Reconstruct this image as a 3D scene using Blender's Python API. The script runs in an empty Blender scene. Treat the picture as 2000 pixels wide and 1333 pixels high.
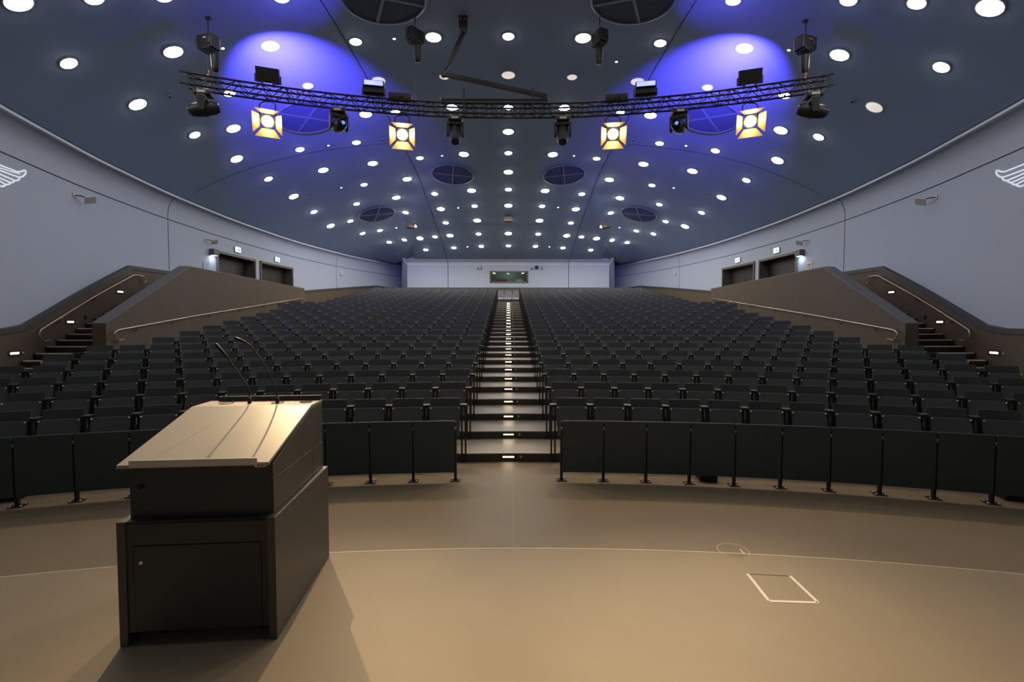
import bpy, bmesh, math, random
import numpy as np
from mathutils import Vector, Matrix
random.seed(4)
C = bpy.context.scene.collection
SC = bpy.context.scene
PI = math.pi
R_ = math.radians

# ---------------------------------------------------------------- camera model
F, CX, CY, H = 890.0, 1000.0, 666.5, 1.95
TH = math.atan(34.5 / F)
YAW = math.atan(7 / F)

def ray(px, py):
    u = (px - CX) / F; v = (py - CY) / F
    c, s = math.cos(TH), math.sin(TH)
    x, y, z = u, c - v * s, -s - v * c
    cy, sy = math.cos(YAW), math.sin(YAW)
    return Vector((x * cy + y * sy, -x * sy + y * cy, z))
EYE = Vector((0, 0, H))
def at_y(px, py, Y):
    d = ray(px, py); return EYE + d * (Y / d.y)
def at_z(px, py, z):
    d = ray(px, py); return EYE + d * ((z - H) / d.z)

# ---------------------------------------------------------------- materials
MATS = {}
def mat(name, col, rough=0.6, metal=0.0, var=0.0, scale=6.0, emit=None, estr=0.0, bump=0.0, spec=0.5, bscale=60.0):
    if name in MATS: return MATS[name]
    m = bpy.data.materials.new(name); m.use_nodes = True
    nt = m.node_tree; b = nt.nodes['Principled BSDF']
    b.inputs['Base Color'].default_value = (*col, 1)
    b.inputs['Roughness'].default_value = rough
    b.inputs['Metallic'].default_value = metal
    b.inputs['Specular IOR Level'].default_value = spec
    if var > 0:
        tc = nt.nodes.new('ShaderNodeTexCoord'); nz = nt.nodes.new('ShaderNodeTexNoise')
        nz.inputs['Scale'].default_value = scale; nz.inputs['Detail'].default_value = 5
        mx = nt.nodes.new('ShaderNodeMix'); mx.data_type = 'RGBA'
        mx.inputs['A'].default_value = (*[c * (1 - var) for c in col], 1)
        mx.inputs['B'].default_value = (*[min(1, c * (1 + var)) for c in col], 1)
        nt.links.new(tc.outputs['Object'], nz.inputs['Vector'])
        nt.links.new(nz.outputs['Fac'], mx.inputs['Factor'])
        nt.links.new(mx.outputs['Result'], b.inputs['Base Color'])
    if bump > 0:
        tc2 = nt.nodes.new('ShaderNodeTexCoord'); n2 = nt.nodes.new('ShaderNodeTexNoise')
        n2.inputs['Scale'].default_value = bscale
        bp = nt.nodes.new('ShaderNodeBump'); bp.inputs['Strength'].default_value = bump
        bp.inputs['Distance'].default_value = 0.01
        nt.links.new(tc2.outputs['Object'], n2.inputs['Vector'])
        nt.links.new(n2.outputs['Fac'], bp.inputs['Height'])
        nt.links.new(bp.outputs['Normal'], b.inputs['Normal'])
    if emit:
        b.inputs['Emission Color'].default_value = (*emit, 1)
        b.inputs['Emission Strength'].default_value = estr
    MATS[name] = m
    return m

M_wall = mat('wall_paint', (0.405, 0.470, 0.590), 0.75, var=0.03, scale=0.8)
M_ceil = mat('ceiling_paint', (0.195, 0.272, 0.415), 0.8, var=0.03, scale=0.8)
M_seam = mat('shadow_gap', (0.03, 0.035, 0.05), 0.9)
M_lip = mat('ledge_paint_and_cove_glow', (0.58, 0.63, 0.74), 0.5)
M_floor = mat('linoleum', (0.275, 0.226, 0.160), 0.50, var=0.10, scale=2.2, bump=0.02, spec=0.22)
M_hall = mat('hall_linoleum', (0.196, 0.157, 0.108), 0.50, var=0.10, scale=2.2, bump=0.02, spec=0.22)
M_tread = mat('tread_linoleum', (0.26, 0.222, 0.175), 0.45, var=0.06, scale=3)
M_riser = mat('riser_dark', (0.045, 0.038, 0.031), 0.5, var=0.05)
M_nose = mat('nosing_strip', (0.60, 0.56, 0.49), 0.45)
M_brown = mat('brown_render', (0.094, 0.068, 0.043), 0.7, var=0.06, scale=1.5)
M_cap = mat('cap_grey', (0.115, 0.115, 0.115), 0.55, var=0.05)
M_trimdark = mat('dado_edge', (0.05, 0.05, 0.052), 0.6)
M_seat = mat('seat_laminate', (0.058, 0.063, 0.068), 0.45, var=0.08, scale=9, spec=0.4)
M_seat2 = mat('seat_pan_laminate', (0.081, 0.087, 0.091), 0.45, var=0.08, scale=9, spec=0.4)
M_arm = mat('armrest_black', (0.030, 0.033, 0.037), 0.5)
M_steel_dark = mat('steel_dark', (0.016, 0.017, 0.018), 0.45, metal=0.2)
M_bolt = mat('bolt_steel', (0.88, 0.86, 0.82), 0.3, metal=0.35)
M_panel = mat('panel_laminate', (0.040, 0.060, 0.066), 0.4, var=0.06, scale=7, spec=0.4)
M_lect = mat('lectern_laminate', (0.029, 0.035, 0.039), 0.42, var=0.05, scale=5)
M_lectside = mat('lectern_side', (0.075, 0.070, 0.060), 0.40, var=0.05, scale=5)
M_lecttop = mat('lectern_top', (0.335, 0.283, 0.212), 0.40, var=0.06, scale=3.5)
M_alu = mat('aluminium', (0.62, 0.60, 0.56), 0.35, metal=0.5)
M_black = mat('black_plastic', (0.011, 0.011, 0.012), 0.45)
M_blackm = mat('black_matte', (0.010, 0.010, 0.010), 0.8)
M_truss = mat('truss_black', (0.010, 0.0095, 0.009), 0.42, spec=0.4)
M_cable = mat('cable_black', (0.012, 0.012, 0.012), 0.5)
M_red = mat('red_tag', (0.55, 0.03, 0.06), 0.5)
M_white = mat('white_plastic', (0.72, 0.69, 0.62), 0.45)
M_beige = mat('beige_plastic', (0.60, 0.52, 0.40), 0.5)
M_rail = mat('handrail_steel', (0.46, 0.40, 0.32), 0.32, metal=0.8)
M_tape = mat('white_tape', (0.78, 0.73, 0.66), 0.6)
M_line = mat('floor_joint', (0.62, 0.52, 0.38), 0.5)
M_thin = mat('hatch_gap', (0.06, 0.05, 0.04), 0.8)
M_vent = mat('vent_grille', (0.075, 0.10, 0.17), 0.5)
M_ventbar = mat('vent_bar', (0.16, 0.20, 0.30), 0.55)
M_doorleaf = mat('door_brown', (0.024, 0.018, 0.013), 0.5, var=0.1)
M_doorframe = mat('door_frame_grey', (0.13, 0.115, 0.10), 0.5)
M_glow = mat('downlight_glow', (0.9, 0.9, 0.9), 0.5, emit=(1.0, 0.93, 0.82), estr=40.0)
M_glow3 = mat('added_downlight_glow', (0.9, 0.9, 0.9), 0.5, emit=(1.0, 0.93, 0.82), estr=20.0)
M_glow2 = mat('downlight_glow_rear', (0.9, 0.9, 0.9), 0.5, emit=(1.0, 0.93, 0.82), estr=100.0)
M_dim = mat('downlight_dim', (0.8, 0.78, 0.74), 0.5, emit=(1.0, 0.92, 0.82), estr=0.62)
M_ring = mat('downlight_ring', (0.45, 0.48, 0.55), 0.5)
M_star = mat('star_led', (0.9, 0.95, 1.0), 0.5, emit=(0.85, 0.95, 1.0), estr=26.0)
M_step = mat('step_led', (1, 0.95, 0.8), 0.5, emit=(1.0, 0.80, 0.48), estr=26.0)
M_wallled = mat('wall_led', (1, 0.95, 0.8), 0.5, emit=(1.0, 0.80, 0.48), estr=9.0)
M_fres = mat('fresnel_glow', (1, 0.9, 0.7), 0.5, emit=(1.0, 0.80, 0.42), estr=60.0)
M_barn = mat('barn_door', (0.50, 0.34, 0.10), 0.45)
M_blue = mat('blue_led', (0.4, 0.4, 1), 0.5, emit=(0.33, 0.38, 1.0), estr=1.25)
M_blue2 = mat('blue_lens_glint', (0.05, 0.1, 0.3), 0.15, emit=(0.12, 0.30, 1.0), estr=1.1)
M_lens = mat('lens_dark', (0.01, 0.011, 0.014), 0.05)
M_exit = mat('exit_white', (0.9, 1, 0.95), 0.5, emit=(0.75, 1.0, 0.90), estr=1.5)
M_green = mat('exit_green', (0.02, 0.35, 0.12), 0.5, emit=(0.05, 0.55, 0.22), estr=0.8)
M_cool = mat('cool_led', (1, 1, 1), 0.5, emit=(0.75, 0.88, 1.0), estr=8.0)
M_wing = mat('wing_white_glow', (0.86, 0.90, 0.97), 0.5, emit=(0.80, 0.87, 1.0), estr=0.42)  # white emblem lines with a glow added, though they are no lamp
M_winframe = mat('window_frame', (0.13, 0.105, 0.08), 0.5)
M_roomwall = mat('booth_room', (0.36, 0.39, 0.375), 0.7)
M_redbox = mat('red_case', (0.30, 0.03, 0.03), 0.5)
M_chain = mat('chain_steel', (0.10, 0.09, 0.08), 0.4, metal=0.8)
M_glass = None
def glass():
    global M_glass
    m = bpy.data.materials.new('window_glass'); m.use_nodes = True
    nt = m.node_tree; nt.nodes.clear()
    o = nt.nodes.new('ShaderNodeOutputMaterial'); t = nt.nodes.new('ShaderNodeBsdfTransparent')
    t.inputs['Color'].default_value = (0.80, 0.90, 0.87, 1)
    g = nt.nodes.new('ShaderNodeBsdfGlossy'); g.inputs['Roughness'].default_value = 0.03
    mx = nt.nodes.new('ShaderNodeMixShader'); mx.inputs['Fac'].default_value = 0.08
    nt.links.new(t.outputs[0], mx.inputs[1]); nt.links.new(g.outputs[0], mx.inputs[2]); nt.links.new(mx.outputs[0], o.inputs[0])
    M_glass = m
glass()

# ---------------------------------------------------------------- mesh builder
class MB:
    def __init__(s): s.v = []; s.f = []; s.m = []; s.sm = []
    def add(s, vs, fs, mi=0, smooth=False):
        b = len(s.v); s.v.extend([tuple(v) for v in vs])
        for f in fs:
            s.f.append(tuple(b + i for i in f)); s.m.append(mi); s.sm.append(smooth)
        return s
    def box(s, x0, x1, y0, y1, z0, z1, mi=0, M=None):
        vs = [(x0, y0, z0), (x1, y0, z0), (x1, y1, z0), (x0, y1, z0), (x0, y0, z1), (x1, y0, z1), (x1, y1, z1), (x0, y1, z1)]
        if M is not None: vs = [M @ Vector(v) for v in vs]
        return s.add(vs, [(3, 2, 1, 0), (4, 5, 6, 7), (0, 1, 5, 4), (1, 2, 6, 5), (2, 3, 7, 6), (3, 0, 4, 7)], mi)
    def bar(s, a, b, w, d, mi=0, up=(0, 0, 1)):
        a, b = Vector(a), Vector(b); t = (b - a).normalized(); up = Vector(up)
        if abs(t.dot(up)) > 0.98: up = Vector((0, 1, 0))
        x = t.cross(up).normalized() * w / 2; y = x.cross(t).normalized() * d / 2
        vs = [a - x - y, a + x - y, a + x + y, a - x + y, b - x - y, b + x - y, b + x + y, b - x + y]
        return s.add(vs, [(3, 2, 1, 0), (4, 5, 6, 7), (0, 1, 5, 4), (1, 2, 6, 5), (2, 3, 7, 6), (3, 0, 4, 7)], mi)
    def tube(s, pts, r, n=8, mi=0, caps=True, smooth=True):
        pts = [Vector(p) for p in pts]; rr = r if isinstance(r, (list, tuple)) else [r] * len(pts)
        vs = []; fs = []; px = None
        for i, p in enumerate(pts):
            t = (pts[min(i + 1, len(pts) - 1)] - pts[max(i - 1, 0)]).normalized()
            if px is None:
                u = Vector((0, 0, 1)) if abs(t.z) < 0.9 else Vector((1, 0, 0))
                px = t.cross(u).normalized()
            px = (px - t * px.dot(t)).normalized(); py = t.cross(px)
            for k in range(n):
                a = 2 * PI * k / n; vs.append(p + (px * math.cos(a) + py * math.sin(a)) * rr[i])
        for i in range(len(pts) - 1):
            for k in range(n):
                fs.append((i * n + k, i * n + (k + 1) % n, (i + 1) * n + (k + 1) % n, (i + 1) * n + k))
        s.add(vs, fs, mi, smooth)
        if caps:
            b = len(s.v) - len(vs)
            s.f.append(tuple(b + k for k in range(n))[::-1]); s.m.append(mi); s.sm.append(False)
            s.f.append(tuple(b + (len(pts) - 1) * n + k for k in range(n))); s.m.append(mi); s.sm.append(False)
        return s
    def lathe(s, prof, n=24, mi=0, M=None, smooth=True, caps=None):
        if caps is None: caps = prof[0][0] > 1e-5 and len(prof) < 9 or prof[-1][0] < 1e-5
        # prof: list of (r, z)
        vs = []; fs = []
        for r, z in prof:
            for k in range(n):
                a = 2 * PI * k / n; v = Vector((r * math.cos(a), r * math.sin(a), z)); vs.append(M @ v if M is not None else v)
        for i in range(len(prof) - 1):
            for k in range(n):
                fs.append((i * n + k, i * n + (k + 1) % n, (i + 1) * n + (k + 1) % n, (i + 1) * n + k))
        b = len(s.v); s.add(vs, fs, mi, smooth)
        if not caps: return s
        if prof[0][0] > 1e-5: s.f.append(tuple(b + k for k in range(n))[::-1]); s.m.append(mi); s.sm.append(False)
        if prof[-1][0] > 1e-5: s.f.append(tuple(b + (len(prof) - 1) * n + k for k in range(n))); s.m.append(mi); s.sm.append(False)
        return s
    def prism(s, poly, axis, a, b, mi=0, M=None):
        # poly in the two other axes, extruded along axis from a to b
        def P(u, v, w):
            p = {'x': (w, u, v), 'y': (u, w, v), 'z': (u, v, w)}[axis]
            return M @ Vector(p) if M is not None else Vector(p)
        n = len(poly); vs = [P(u, v, a) for u, v in poly] + [P(u, v, b) for u, v in poly]
        fs = [tuple(range(n))[::-1], tuple(range(n, 2 * n))] + [(i, (i + 1) % n, n + (i + 1) % n, n + i) for i in range(n)]
        return s.add(vs, fs, mi)
    def strip(s, A, B, mi=0, smooth=False):
        n = len(A); return s.add(list(A) + list(B), [(i, i + 1, n + i + 1, n + i) for i in range(n - 1)], mi, smooth)
    def ribbon(s, pts, normals, w, th, mi=0):
        # flat strip of width w standing th proud of the surface
        pts = [Vector(p) for p in pts]; A = []; B = []; A2 = []; B2 = []
        for i, p in enumerate(pts):
            t = (pts[min(i + 1, len(pts) - 1)] - pts[max(i - 1, 0)]).normalized(); nn = Vector(normals[i]).normalized()
            sd = t.cross(nn).normalized() * w / 2
            A.append(p - sd); B.append(p + sd); A2.append(p - sd + nn * th); B2.append(p + sd + nn * th)
        s.strip(A2, B2, mi); s.strip(A, A2, mi); s.strip(B2, B, mi)
        return s

def obj(name, mb, mats, parent=None, bevel=0.0, seg=2, recalc=True):
    me = bpy.data.meshes.new(name)
    me.from_pydata([tuple(v) for v in mb.v], [], mb.f)
    if not isinstance(mats, (list, tuple)): mats = [mats]
    for m in mats: me.materials.append(m)
    me.polygons.foreach_set('material_index', mb.m)
    me.polygons.foreach_set('use_smooth', mb.sm)
    me.update()
    if recalc:
        bm = bmesh.new(); bm.from_mesh(me)
        bmesh.ops.recalc_face_normals(bm, faces=bm.faces); bm.to_mesh(me); bm.free()
    o = bpy.data.objects.new(name, me); C.objects.link(o)
    if parent is not None: o.parent = parent
    if bevel > 0:
        b = o.modifiers.new('bevel', 'BEVEL'); b.width = bevel; b.segments = seg; b.limit_method = 'ANGLE'; b.angle_limit = R_(40)
    return o
def empty(name, loc=(0, 0, 0), rz=0.0, M=None):
    o = bpy.data.objects.new(name, None); C.objects.link(o); o.empty_display_size = 0.05
    if M is not None: o.matrix_world = M
    else: o.location = loc; o.rotation_euler = (0, 0, rz)
    return o
def tag(o, label, cat, group=None):
    o['label'] = label; o['category'] = cat
    if group: o['group'] = group
    return o
def struct(name, mb, m, parent=None, **k):
    o = obj(name, mb, m, parent, **k)
    if parent is None: o['kind'] = 'structure'
    return o
def copy_tree(o, parent=None):
    c = o.copy(); C.objects.link(c)
    if parent is not None: c.parent = parent
    for ch in list(o.children): copy_tree(ch, c)
    return c
ORD = ['', 'first', 'second', 'third', 'fourth', 'fifth', 'sixth', 'seventh', 'eighth', 'ninth', 'tenth', 'eleventh', 'twelfth', 'thirteenth', 'fourteenth',
       'fifteenth', 'sixteenth', 'seventeenth', 'eighteenth', 'nineteenth', 'twentieth', 'twenty-first', 'twenty-second', 'twenty-third', 'twenty-fourth', 'twenty-fifth', 'twenty-sixth', 'twenty-seventh']

# ---------------------------------------------------------------- hall plan
WP = [(-6.6, 30.8), (-7.054, 29.886), (-7.92, 28.1), (-8.682, 26.227), (-9.45, 23.3), (-9.86, 20.98), (-10.06, 18.4), (-10.118, 16.497), (-10.058, 14.814),
      (-9.915, 12.942), (-9.705, 11.452), (-9.493, 10.225), (-9.237, 9.154), (-9.0, 8.2), (-8.55, 6.6), (-8.1, 5), (-7.6, 3), (-7.2, .5), (-7, -3), (-6.85, -4.6)]
WY = np.array([p[1] for p in WP])[::-1]; WX = np.array([-p[0] for p in WP])[::-1]
def _spline(xs, ys):
    # natural cubic spline
    n = len(xs); h = np.diff(xs); A = np.zeros((n, n)); r = np.zeros(n); A[0, 0] = A[-1, -1] = 1
    for i in range(1, n - 1):
        A[i, i - 1] = h[i - 1]; A[i, i] = 2 * (h[i - 1] + h[i]); A[i, i + 1] = h[i]
        r[i] = 6 * ((ys[i + 1] - ys[i]) / h[i] - (ys[i] - ys[i - 1]) / h[i - 1])
    m = np.linalg.solve(A, r)
    def f(x):
        i = int(min(max(np.searchsorted(xs, x) - 1, 0), n - 2)); t = x - xs[i]
        return ys[i] + t * ((ys[i + 1] - ys[i]) / h[i] - h[i] * (2 * m[i] + m[i + 1]) / 6) + m[i] / 2 * t * t + (m[i + 1] - m[i]) / (6 * h[i]) * t ** 3
    return f
_wx = _spline(WY, WX)
def wall_x(Y): return float(_wx(Y))              # half width of the hall at depth Y
def wall_n(Y, sg):                                # inward normal of the side wall
    d = (wall_x(Y + 0.05) - wall_x(Y - 0.05)) / 0.1
    return Vector((-sg, d, 0)).normalized()
def wall_pt(Y, sg, z, inset=0.0):
    return Vector((sg * wall_x(Y), Y, z)) + wall_n(Y, sg) * inset
def wall_frame(Y, sg, z, inset=0.0):             # local x along the wall to the viewer's right, y into the wall, z up
    n = wall_n(Y, sg); y = -n; z3 = Vector((0, 0, 1)); x = y.cross(z3)
    p = wall_pt(Y, sg, z, inset)
    return Matrix(((x.x, y.x, 0, p.x), (x.y, y.y, 0, p.y), (x.z, y.z, 1, p.z), (0, 0, 0, 1)))
def wall_hit(px, py):
    d = ray(px, py); sg = 1 if d.x > 0 else -1; t = 3.0
    while t < 60:
        P = EYE + d * t
        if abs(P.x) >= wall_x(min(P.y, 30.5)): break
        t += 0.004
    return P, sg

BOOTH_Y, BOOTH_X = 27.5, 6.06
DC = (0.0, 10.2)
_ph = []; _rr = []
for Y in np.linspace(29.75, -4.4, 120):
    x = wall_x(Y) - 0.28; _ph.append(math.atan2(x, Y - DC[1])); _rr.append(math.hypot(x, Y - DC[1]))
_ph.append(PI); _rr.append(14.6)
_ph = np.array(_ph); _rr = np.array(_rr)
_bphi = math.atan2(BOOTH_X, BOOTH_Y - 0.35 - DC[1])
def plan_r(phi):
    phi = abs(phi)
    if phi < _bphi: return (BOOTH_Y - 0.35 - DC[1]) / math.cos(phi)
    return float(np.interp(phi, _ph, _rr))
def mesh_r(phi):                                  # extent of the ceiling surface, running on above the booth
    phi = abs(phi)
    return 19.8 / math.cos(phi) if phi < _ph[0] else plan_r(phi)
def dome_r(phi):                                  # radius at which the dome reaches its rim, smooth past the booth corners
    phi = abs(phi); a = (BOOTH_Y - 0.35 - DC[1]) / max(math.cos(phi), .3); b = plan_r(max(phi, _bphi + 1e-3))
    t = min(max((phi - .335) / .13, 0.0), 1.0); t = t * t * (3 - 2 * t); return (1 - t) * a + t * b
def dome_z(X, Y):
    dx, dy = abs(X), Y - DC[1]; phi = math.atan2(dx, dy); rho = math.hypot(dx, dy) / dome_r(phi)
    p = 2 + 1.0 * math.sin(phi) ** 2
    return H + 3.77 + 2.68 * (1 - min(rho, 1.0) ** p)
def dome_n(X, Y):
    e = 0.05
    return Vector(((dome_z(X + e, Y) - dome_z(X - e, Y)) / (2 * e), (dome_z(X, Y + e) - dome_z(X, Y - e)) / (2 * e), -1)).normalized()
def dome_hit(px, py):
    d = ray(px, py); t = 3.0
    while t < 60:
        P = EYE + d * t
        if P.z >= dome_z(P.x, P.y): break
        t += 0.01
    return P
def dome_M(X, Y, off=0.0, spin=0.0, level=0.0):
    n = (dome_n(X, Y) * (1 - level) + Vector((0, 0, -level))).normalized(); z = -n; x = Vector((1, 0, 0)); x = (x - z * x.dot(z)).normalized(); y = z.cross(x)
    p = Vector((X, Y, dome_z(X, Y))) + n * off
    M = Matrix(((x.x, y.x, z.x, p.x), (x.y, y.y, z.y, p.y), (x.z, y.z, z.z, p.z), (0, 0, 0, 1)))
    return M @ Matrix.Rotation(spin, 4, 'Z')

# ---------------------------------------------------------------- ceiling
mb = MB(); NP_, NR = 240, 28
phis = [2 * PI * i / NP_ for i in range(NP_)]
vs = [(DC[0], DC[1], dome_z(*DC))]
for j in range(1, NR + 1):
    q = j / NR
    for ph in phis:
        a = ph if ph <= PI else ph - 2 * PI
        r = mesh_r(a) * q; X, Y = DC[0] + r * math.sin(a), DC[1] + r * math.cos(a); vs.append((X, Y, dome_z(X * 0.9999, DC[1] + (Y - DC[1]) * 0.9999)))
fs = [(0, 1 + i, 1 + (i + 1) % NP_) for i in range(NP_)]
for j in range(NR - 1):
    for i in range(NP_):
        a = 1 + j * NP_ + i; b = 1 + j * NP_ + (i + 1) % NP_
        fs.append((a, a + NP_, b + NP_, b))
mb.add(vs, fs, 0, True)
struct('ceiling', mb, M_ceil)
# joints in the ceiling
k = 0
for sg in (-1, 1):
    mb = MB(); pts = []; ns = []
    for Y in np.linspace(7.5, 27.1, 50):
        X = sg * 3.62; P = Vector((X, Y, dome_z(X, Y))); n = dome_n(X, Y); pts.append(P + n * 0.002); ns.append(n)
    mb.ribbon(pts, ns, 0.022, 0.004); k += 1; struct('trim_%d' % k, mb, M_seam)
    mb = MB(); pts = []; ns = []
    for t in np.linspace(0, 1, 24):
        X = sg * (3.62 + t * 5.9); Y = 15.7 - 1.7 * t ** 1.5; P = Vector((X, Y, dome_z(X, Y))); n = dome_n(X, Y); pts.append(P + n * 0.002); ns.append(n)
    mb.ribbon(pts, ns, 0.012, 0.003); k += 1; struct('trim_%d' % k, mb, M_seam)
mb = MB(); pts = []; ns = []
for X in np.linspace(-3.6, 3.6, 30):
    Y = 22.9; P = Vector((X, Y, dome_z(X, Y))); n = dome_n(X, Y); pts.append(P + n * 0.002); ns.append(n)
mb.ribbon(pts, ns, 0.008, 0.003); k += 1; struct('trim_%d' % k, mb, M_seam)

# ---------------------------------------------------------------- side walls
DOORS = {-1: [(15.95, 18.27), (18.6, 20.97)], 1: [(15.95, 18.27), (18.6, 20.97)]}
DTOP = 4.45
def cove(t):   # (inset, z) along the section above the joint
    return 0.25 * (1 - math.cos(t)), 5.06 + 0.56 * math.sin(t)
NAMES = {-1: 'left', 1: 'right'}
for sg in (-1, 1):
    ys = set(np.round(np.linspace(-4.6, 29.9, 90), 3))
    for a, b in DOORS[sg]: ys |= {a, b}
    ys = sorted(ys)
    ys = [y for y in ys if not any(abs(y - e) < 0.12 and y != e for d in DOORS[sg] for e in d)]
    prof = [(0, -0.05), (0, 2.0), (0, DTOP), (0, 5.06)] + [cove(t) for t in np.linspace(0, PI / 2, 9)[1:]]
    mb = MB(); n = len(ys)
    vs = [wall_pt(y, sg, z, ins) for ins, z in prof for y in ys]
    fs = []
    for j in range(len(prof) - 1):
        for i in range(n - 1):
            ym = (ys[i] + ys[i + 1]) / 2
            if j == 1 and any(a < ym < b for a, b in DOORS[sg]): continue
            if j == 0 and any(a < ym < b for a, b in DOORS[sg]): continue
            fs.append((j * n + i, j * n + i + 1, (j + 1) * n + i + 1, (j + 1) * n + i))
    mb.add(vs, fs, 0, True)
    struct('wall_' + NAMES[sg], mb, M_wall)
    # horizontal joint and vertical joints
    Ys = list(np.linspace(-4.5, 29.85, 100))
    mb = MB(); mb.ribbon([wall_pt(y, sg, 5.0, 0.001) for y in Ys], [wall_n(y, sg) for y in Ys], 0.022, 0.004)
    k += 1; struct('trim_%d' % k, mb, M_seam)
    for Yv in (13.55, 24.5):
        pts = [wall_pt(Yv, sg, z, i + 0.002) for i, z in [(0, 2.4), (0, 3.5), (0, 5.06)] + [cove(t) for t in np.linspace(0, PI / 2, 9)[1:]]]
        ns = [wall_n(Yv, sg)] * 3 + [(wall_n(Yv, sg) * math.cos(t) - Vector((0, 0, math.sin(t)))) for t in np.linspace(0, PI / 2, 9)[1:]]
        mb = MB(); mb.ribbon(pts, ns, 0.016, 0.004); k += 1; struct('trim_%d' % k, mb, M_seam)
    # bright ledge and recessed band above it
    Ys = list(np.linspace(-4.4, 29.8, 120))
    mb = MB(); A = [wall_pt(y, sg, 5.615, 0.245) for y in Ys]; B = [wall_pt(y, sg, 5.605, 0.33) for y in Ys]
    Cc = [wall_pt(y, sg, 5.645, 0.335) for y in Ys]; D = [wall_pt(y, sg, 5.655, 0.245) for y in Ys]
    mb.strip(A, B); mb.strip(B, Cc); mb.strip(Cc, D); k += 1; struct('trim_%d' % k, mb, M_lip)
    mb = MB(); mb.strip([wall_pt(y, sg, 5.64, 0.20) for y in Ys], [wall_pt(y, sg, 5.80, 0.27) for y in Ys])
    k += 1; struct('trim_%d' % k, mb, M_wall)

# stage wall behind the camera
mb = MB(); mb.box(-7.2, 7.2, -4.75, -4.6, -0.05, 7.2); struct('wall_front', mb, M_wall)

# ---------------------------------------------------------------- booth wall at the back
WX0, WX1, WZ0, WZ1 = -1.10, 1.17, 4.40, 5.07
mb = MB()
xs = [-BOOTH_X, WX0, WX1, BOOTH_X]; zs = [2.5, WZ0, WZ1, 5.45]
vs = [(x, BOOTH_Y, z) for z in zs for x in xs]
mb.add(vs, [(j * 4 + i, j * 4 + i + 1, j * 4 + i + 5, j * 4 + i + 4) for j in range(3) for i in range(3) if not (i == 1 and j == 1)])
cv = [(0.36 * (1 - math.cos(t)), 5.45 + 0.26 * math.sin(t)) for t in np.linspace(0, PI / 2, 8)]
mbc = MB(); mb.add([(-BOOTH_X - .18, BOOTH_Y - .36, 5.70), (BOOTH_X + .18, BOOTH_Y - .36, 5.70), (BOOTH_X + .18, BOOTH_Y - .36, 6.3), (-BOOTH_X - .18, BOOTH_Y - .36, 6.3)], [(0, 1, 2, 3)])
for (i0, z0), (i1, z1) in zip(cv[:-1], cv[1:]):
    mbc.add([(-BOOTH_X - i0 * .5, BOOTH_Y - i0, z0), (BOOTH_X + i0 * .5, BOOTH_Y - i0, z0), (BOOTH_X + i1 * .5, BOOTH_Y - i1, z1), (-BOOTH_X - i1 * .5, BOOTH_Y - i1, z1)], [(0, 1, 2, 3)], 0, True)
for sg in (-1, 1):
    mb.add([(sg * BOOTH_X, BOOTH_Y, 2.5), (sg * 7.0, 30.0, 2.5), (sg * 7.0, 30.0, 6.3), (sg * BOOTH_X, BOOTH_Y, 5.45), (sg * (BOOTH_X + .18), BOOTH_Y - .36, 5.71), (sg * (BOOTH_X + .18), BOOTH_Y - .36, 6.3)],
           [(0, 1, 2, 5, 4, 3)])
mb.add([(-7.2, 30.05, 2), (7.2, 30.05, 2), (7.2, 30.05, 6.4), (-7.2, 30.05, 6.4)], [(0, 1, 2, 3)])
struct('wall_back', mb, M_wall); struct('trim_93', mbc, M_lip)  # cove band painted paler than the wall in place of light falling on it
for sg in (-1, 1):
    X = sg * 3.62
    pts = [(X, BOOTH_Y - .002, 3.5), (X, BOOTH_Y - .002, 5.45)] + [(X, BOOTH_Y - i - .002, z) for i, z in cv[1:]]
    ns = [Vector((0, -1, 0))] * 2 + [Vector((0, -math.cos(t), -math.sin(t))) for t in np.linspace(0, PI / 2, 8)[1:]]
    mb = MB(); mb.ribbon(pts, ns, 0.03, 0.004); k += 1; struct('trim_%d' % k, mb, M_seam)
mb = MB(); mb.box(-BOOTH_X - .02, BOOTH_X + .02, BOOTH_Y - .03, BOOTH_Y, 3.7, 4.10); struct('baseboard_back', mb, M_trimdark)
# window of the control booth
w = empty('window_1', (0, BOOTH_Y, 0)); w['kind'] = 'structure'
mb = MB(); f = .06
mb.box(WX0 - .02, WX1 + .02, -.03, .1, WZ1 - f, WZ1 + .02).box(WX0 - .02, WX1 + .02, -.03, .1, WZ0 - .02, WZ0 + f)
mb.box(WX0 - .02, WX0 + f, -.03, .1, WZ0, WZ1).box(WX1 - f, WX1 + .02, -.03, .1, WZ0, WZ1)
obj('window_frame', mb, M_winframe, w)
mb = MB(); mb.box(WX0 + f - .01, WX1 - f + .01, .03, .04, WZ0 + f - .01, WZ1 - f + .01); obj('window_pane', mb, M_glass, w)
mb = MB(); mb.box(-1.9, 1.9, 0.13, 2.3, 3.5, 5.4); mb.f.pop(2); mb.m.pop(2); mb.sm.pop(2)
obj('booth_interior', mb, M_roomwall, w, recalc=False)

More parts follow.
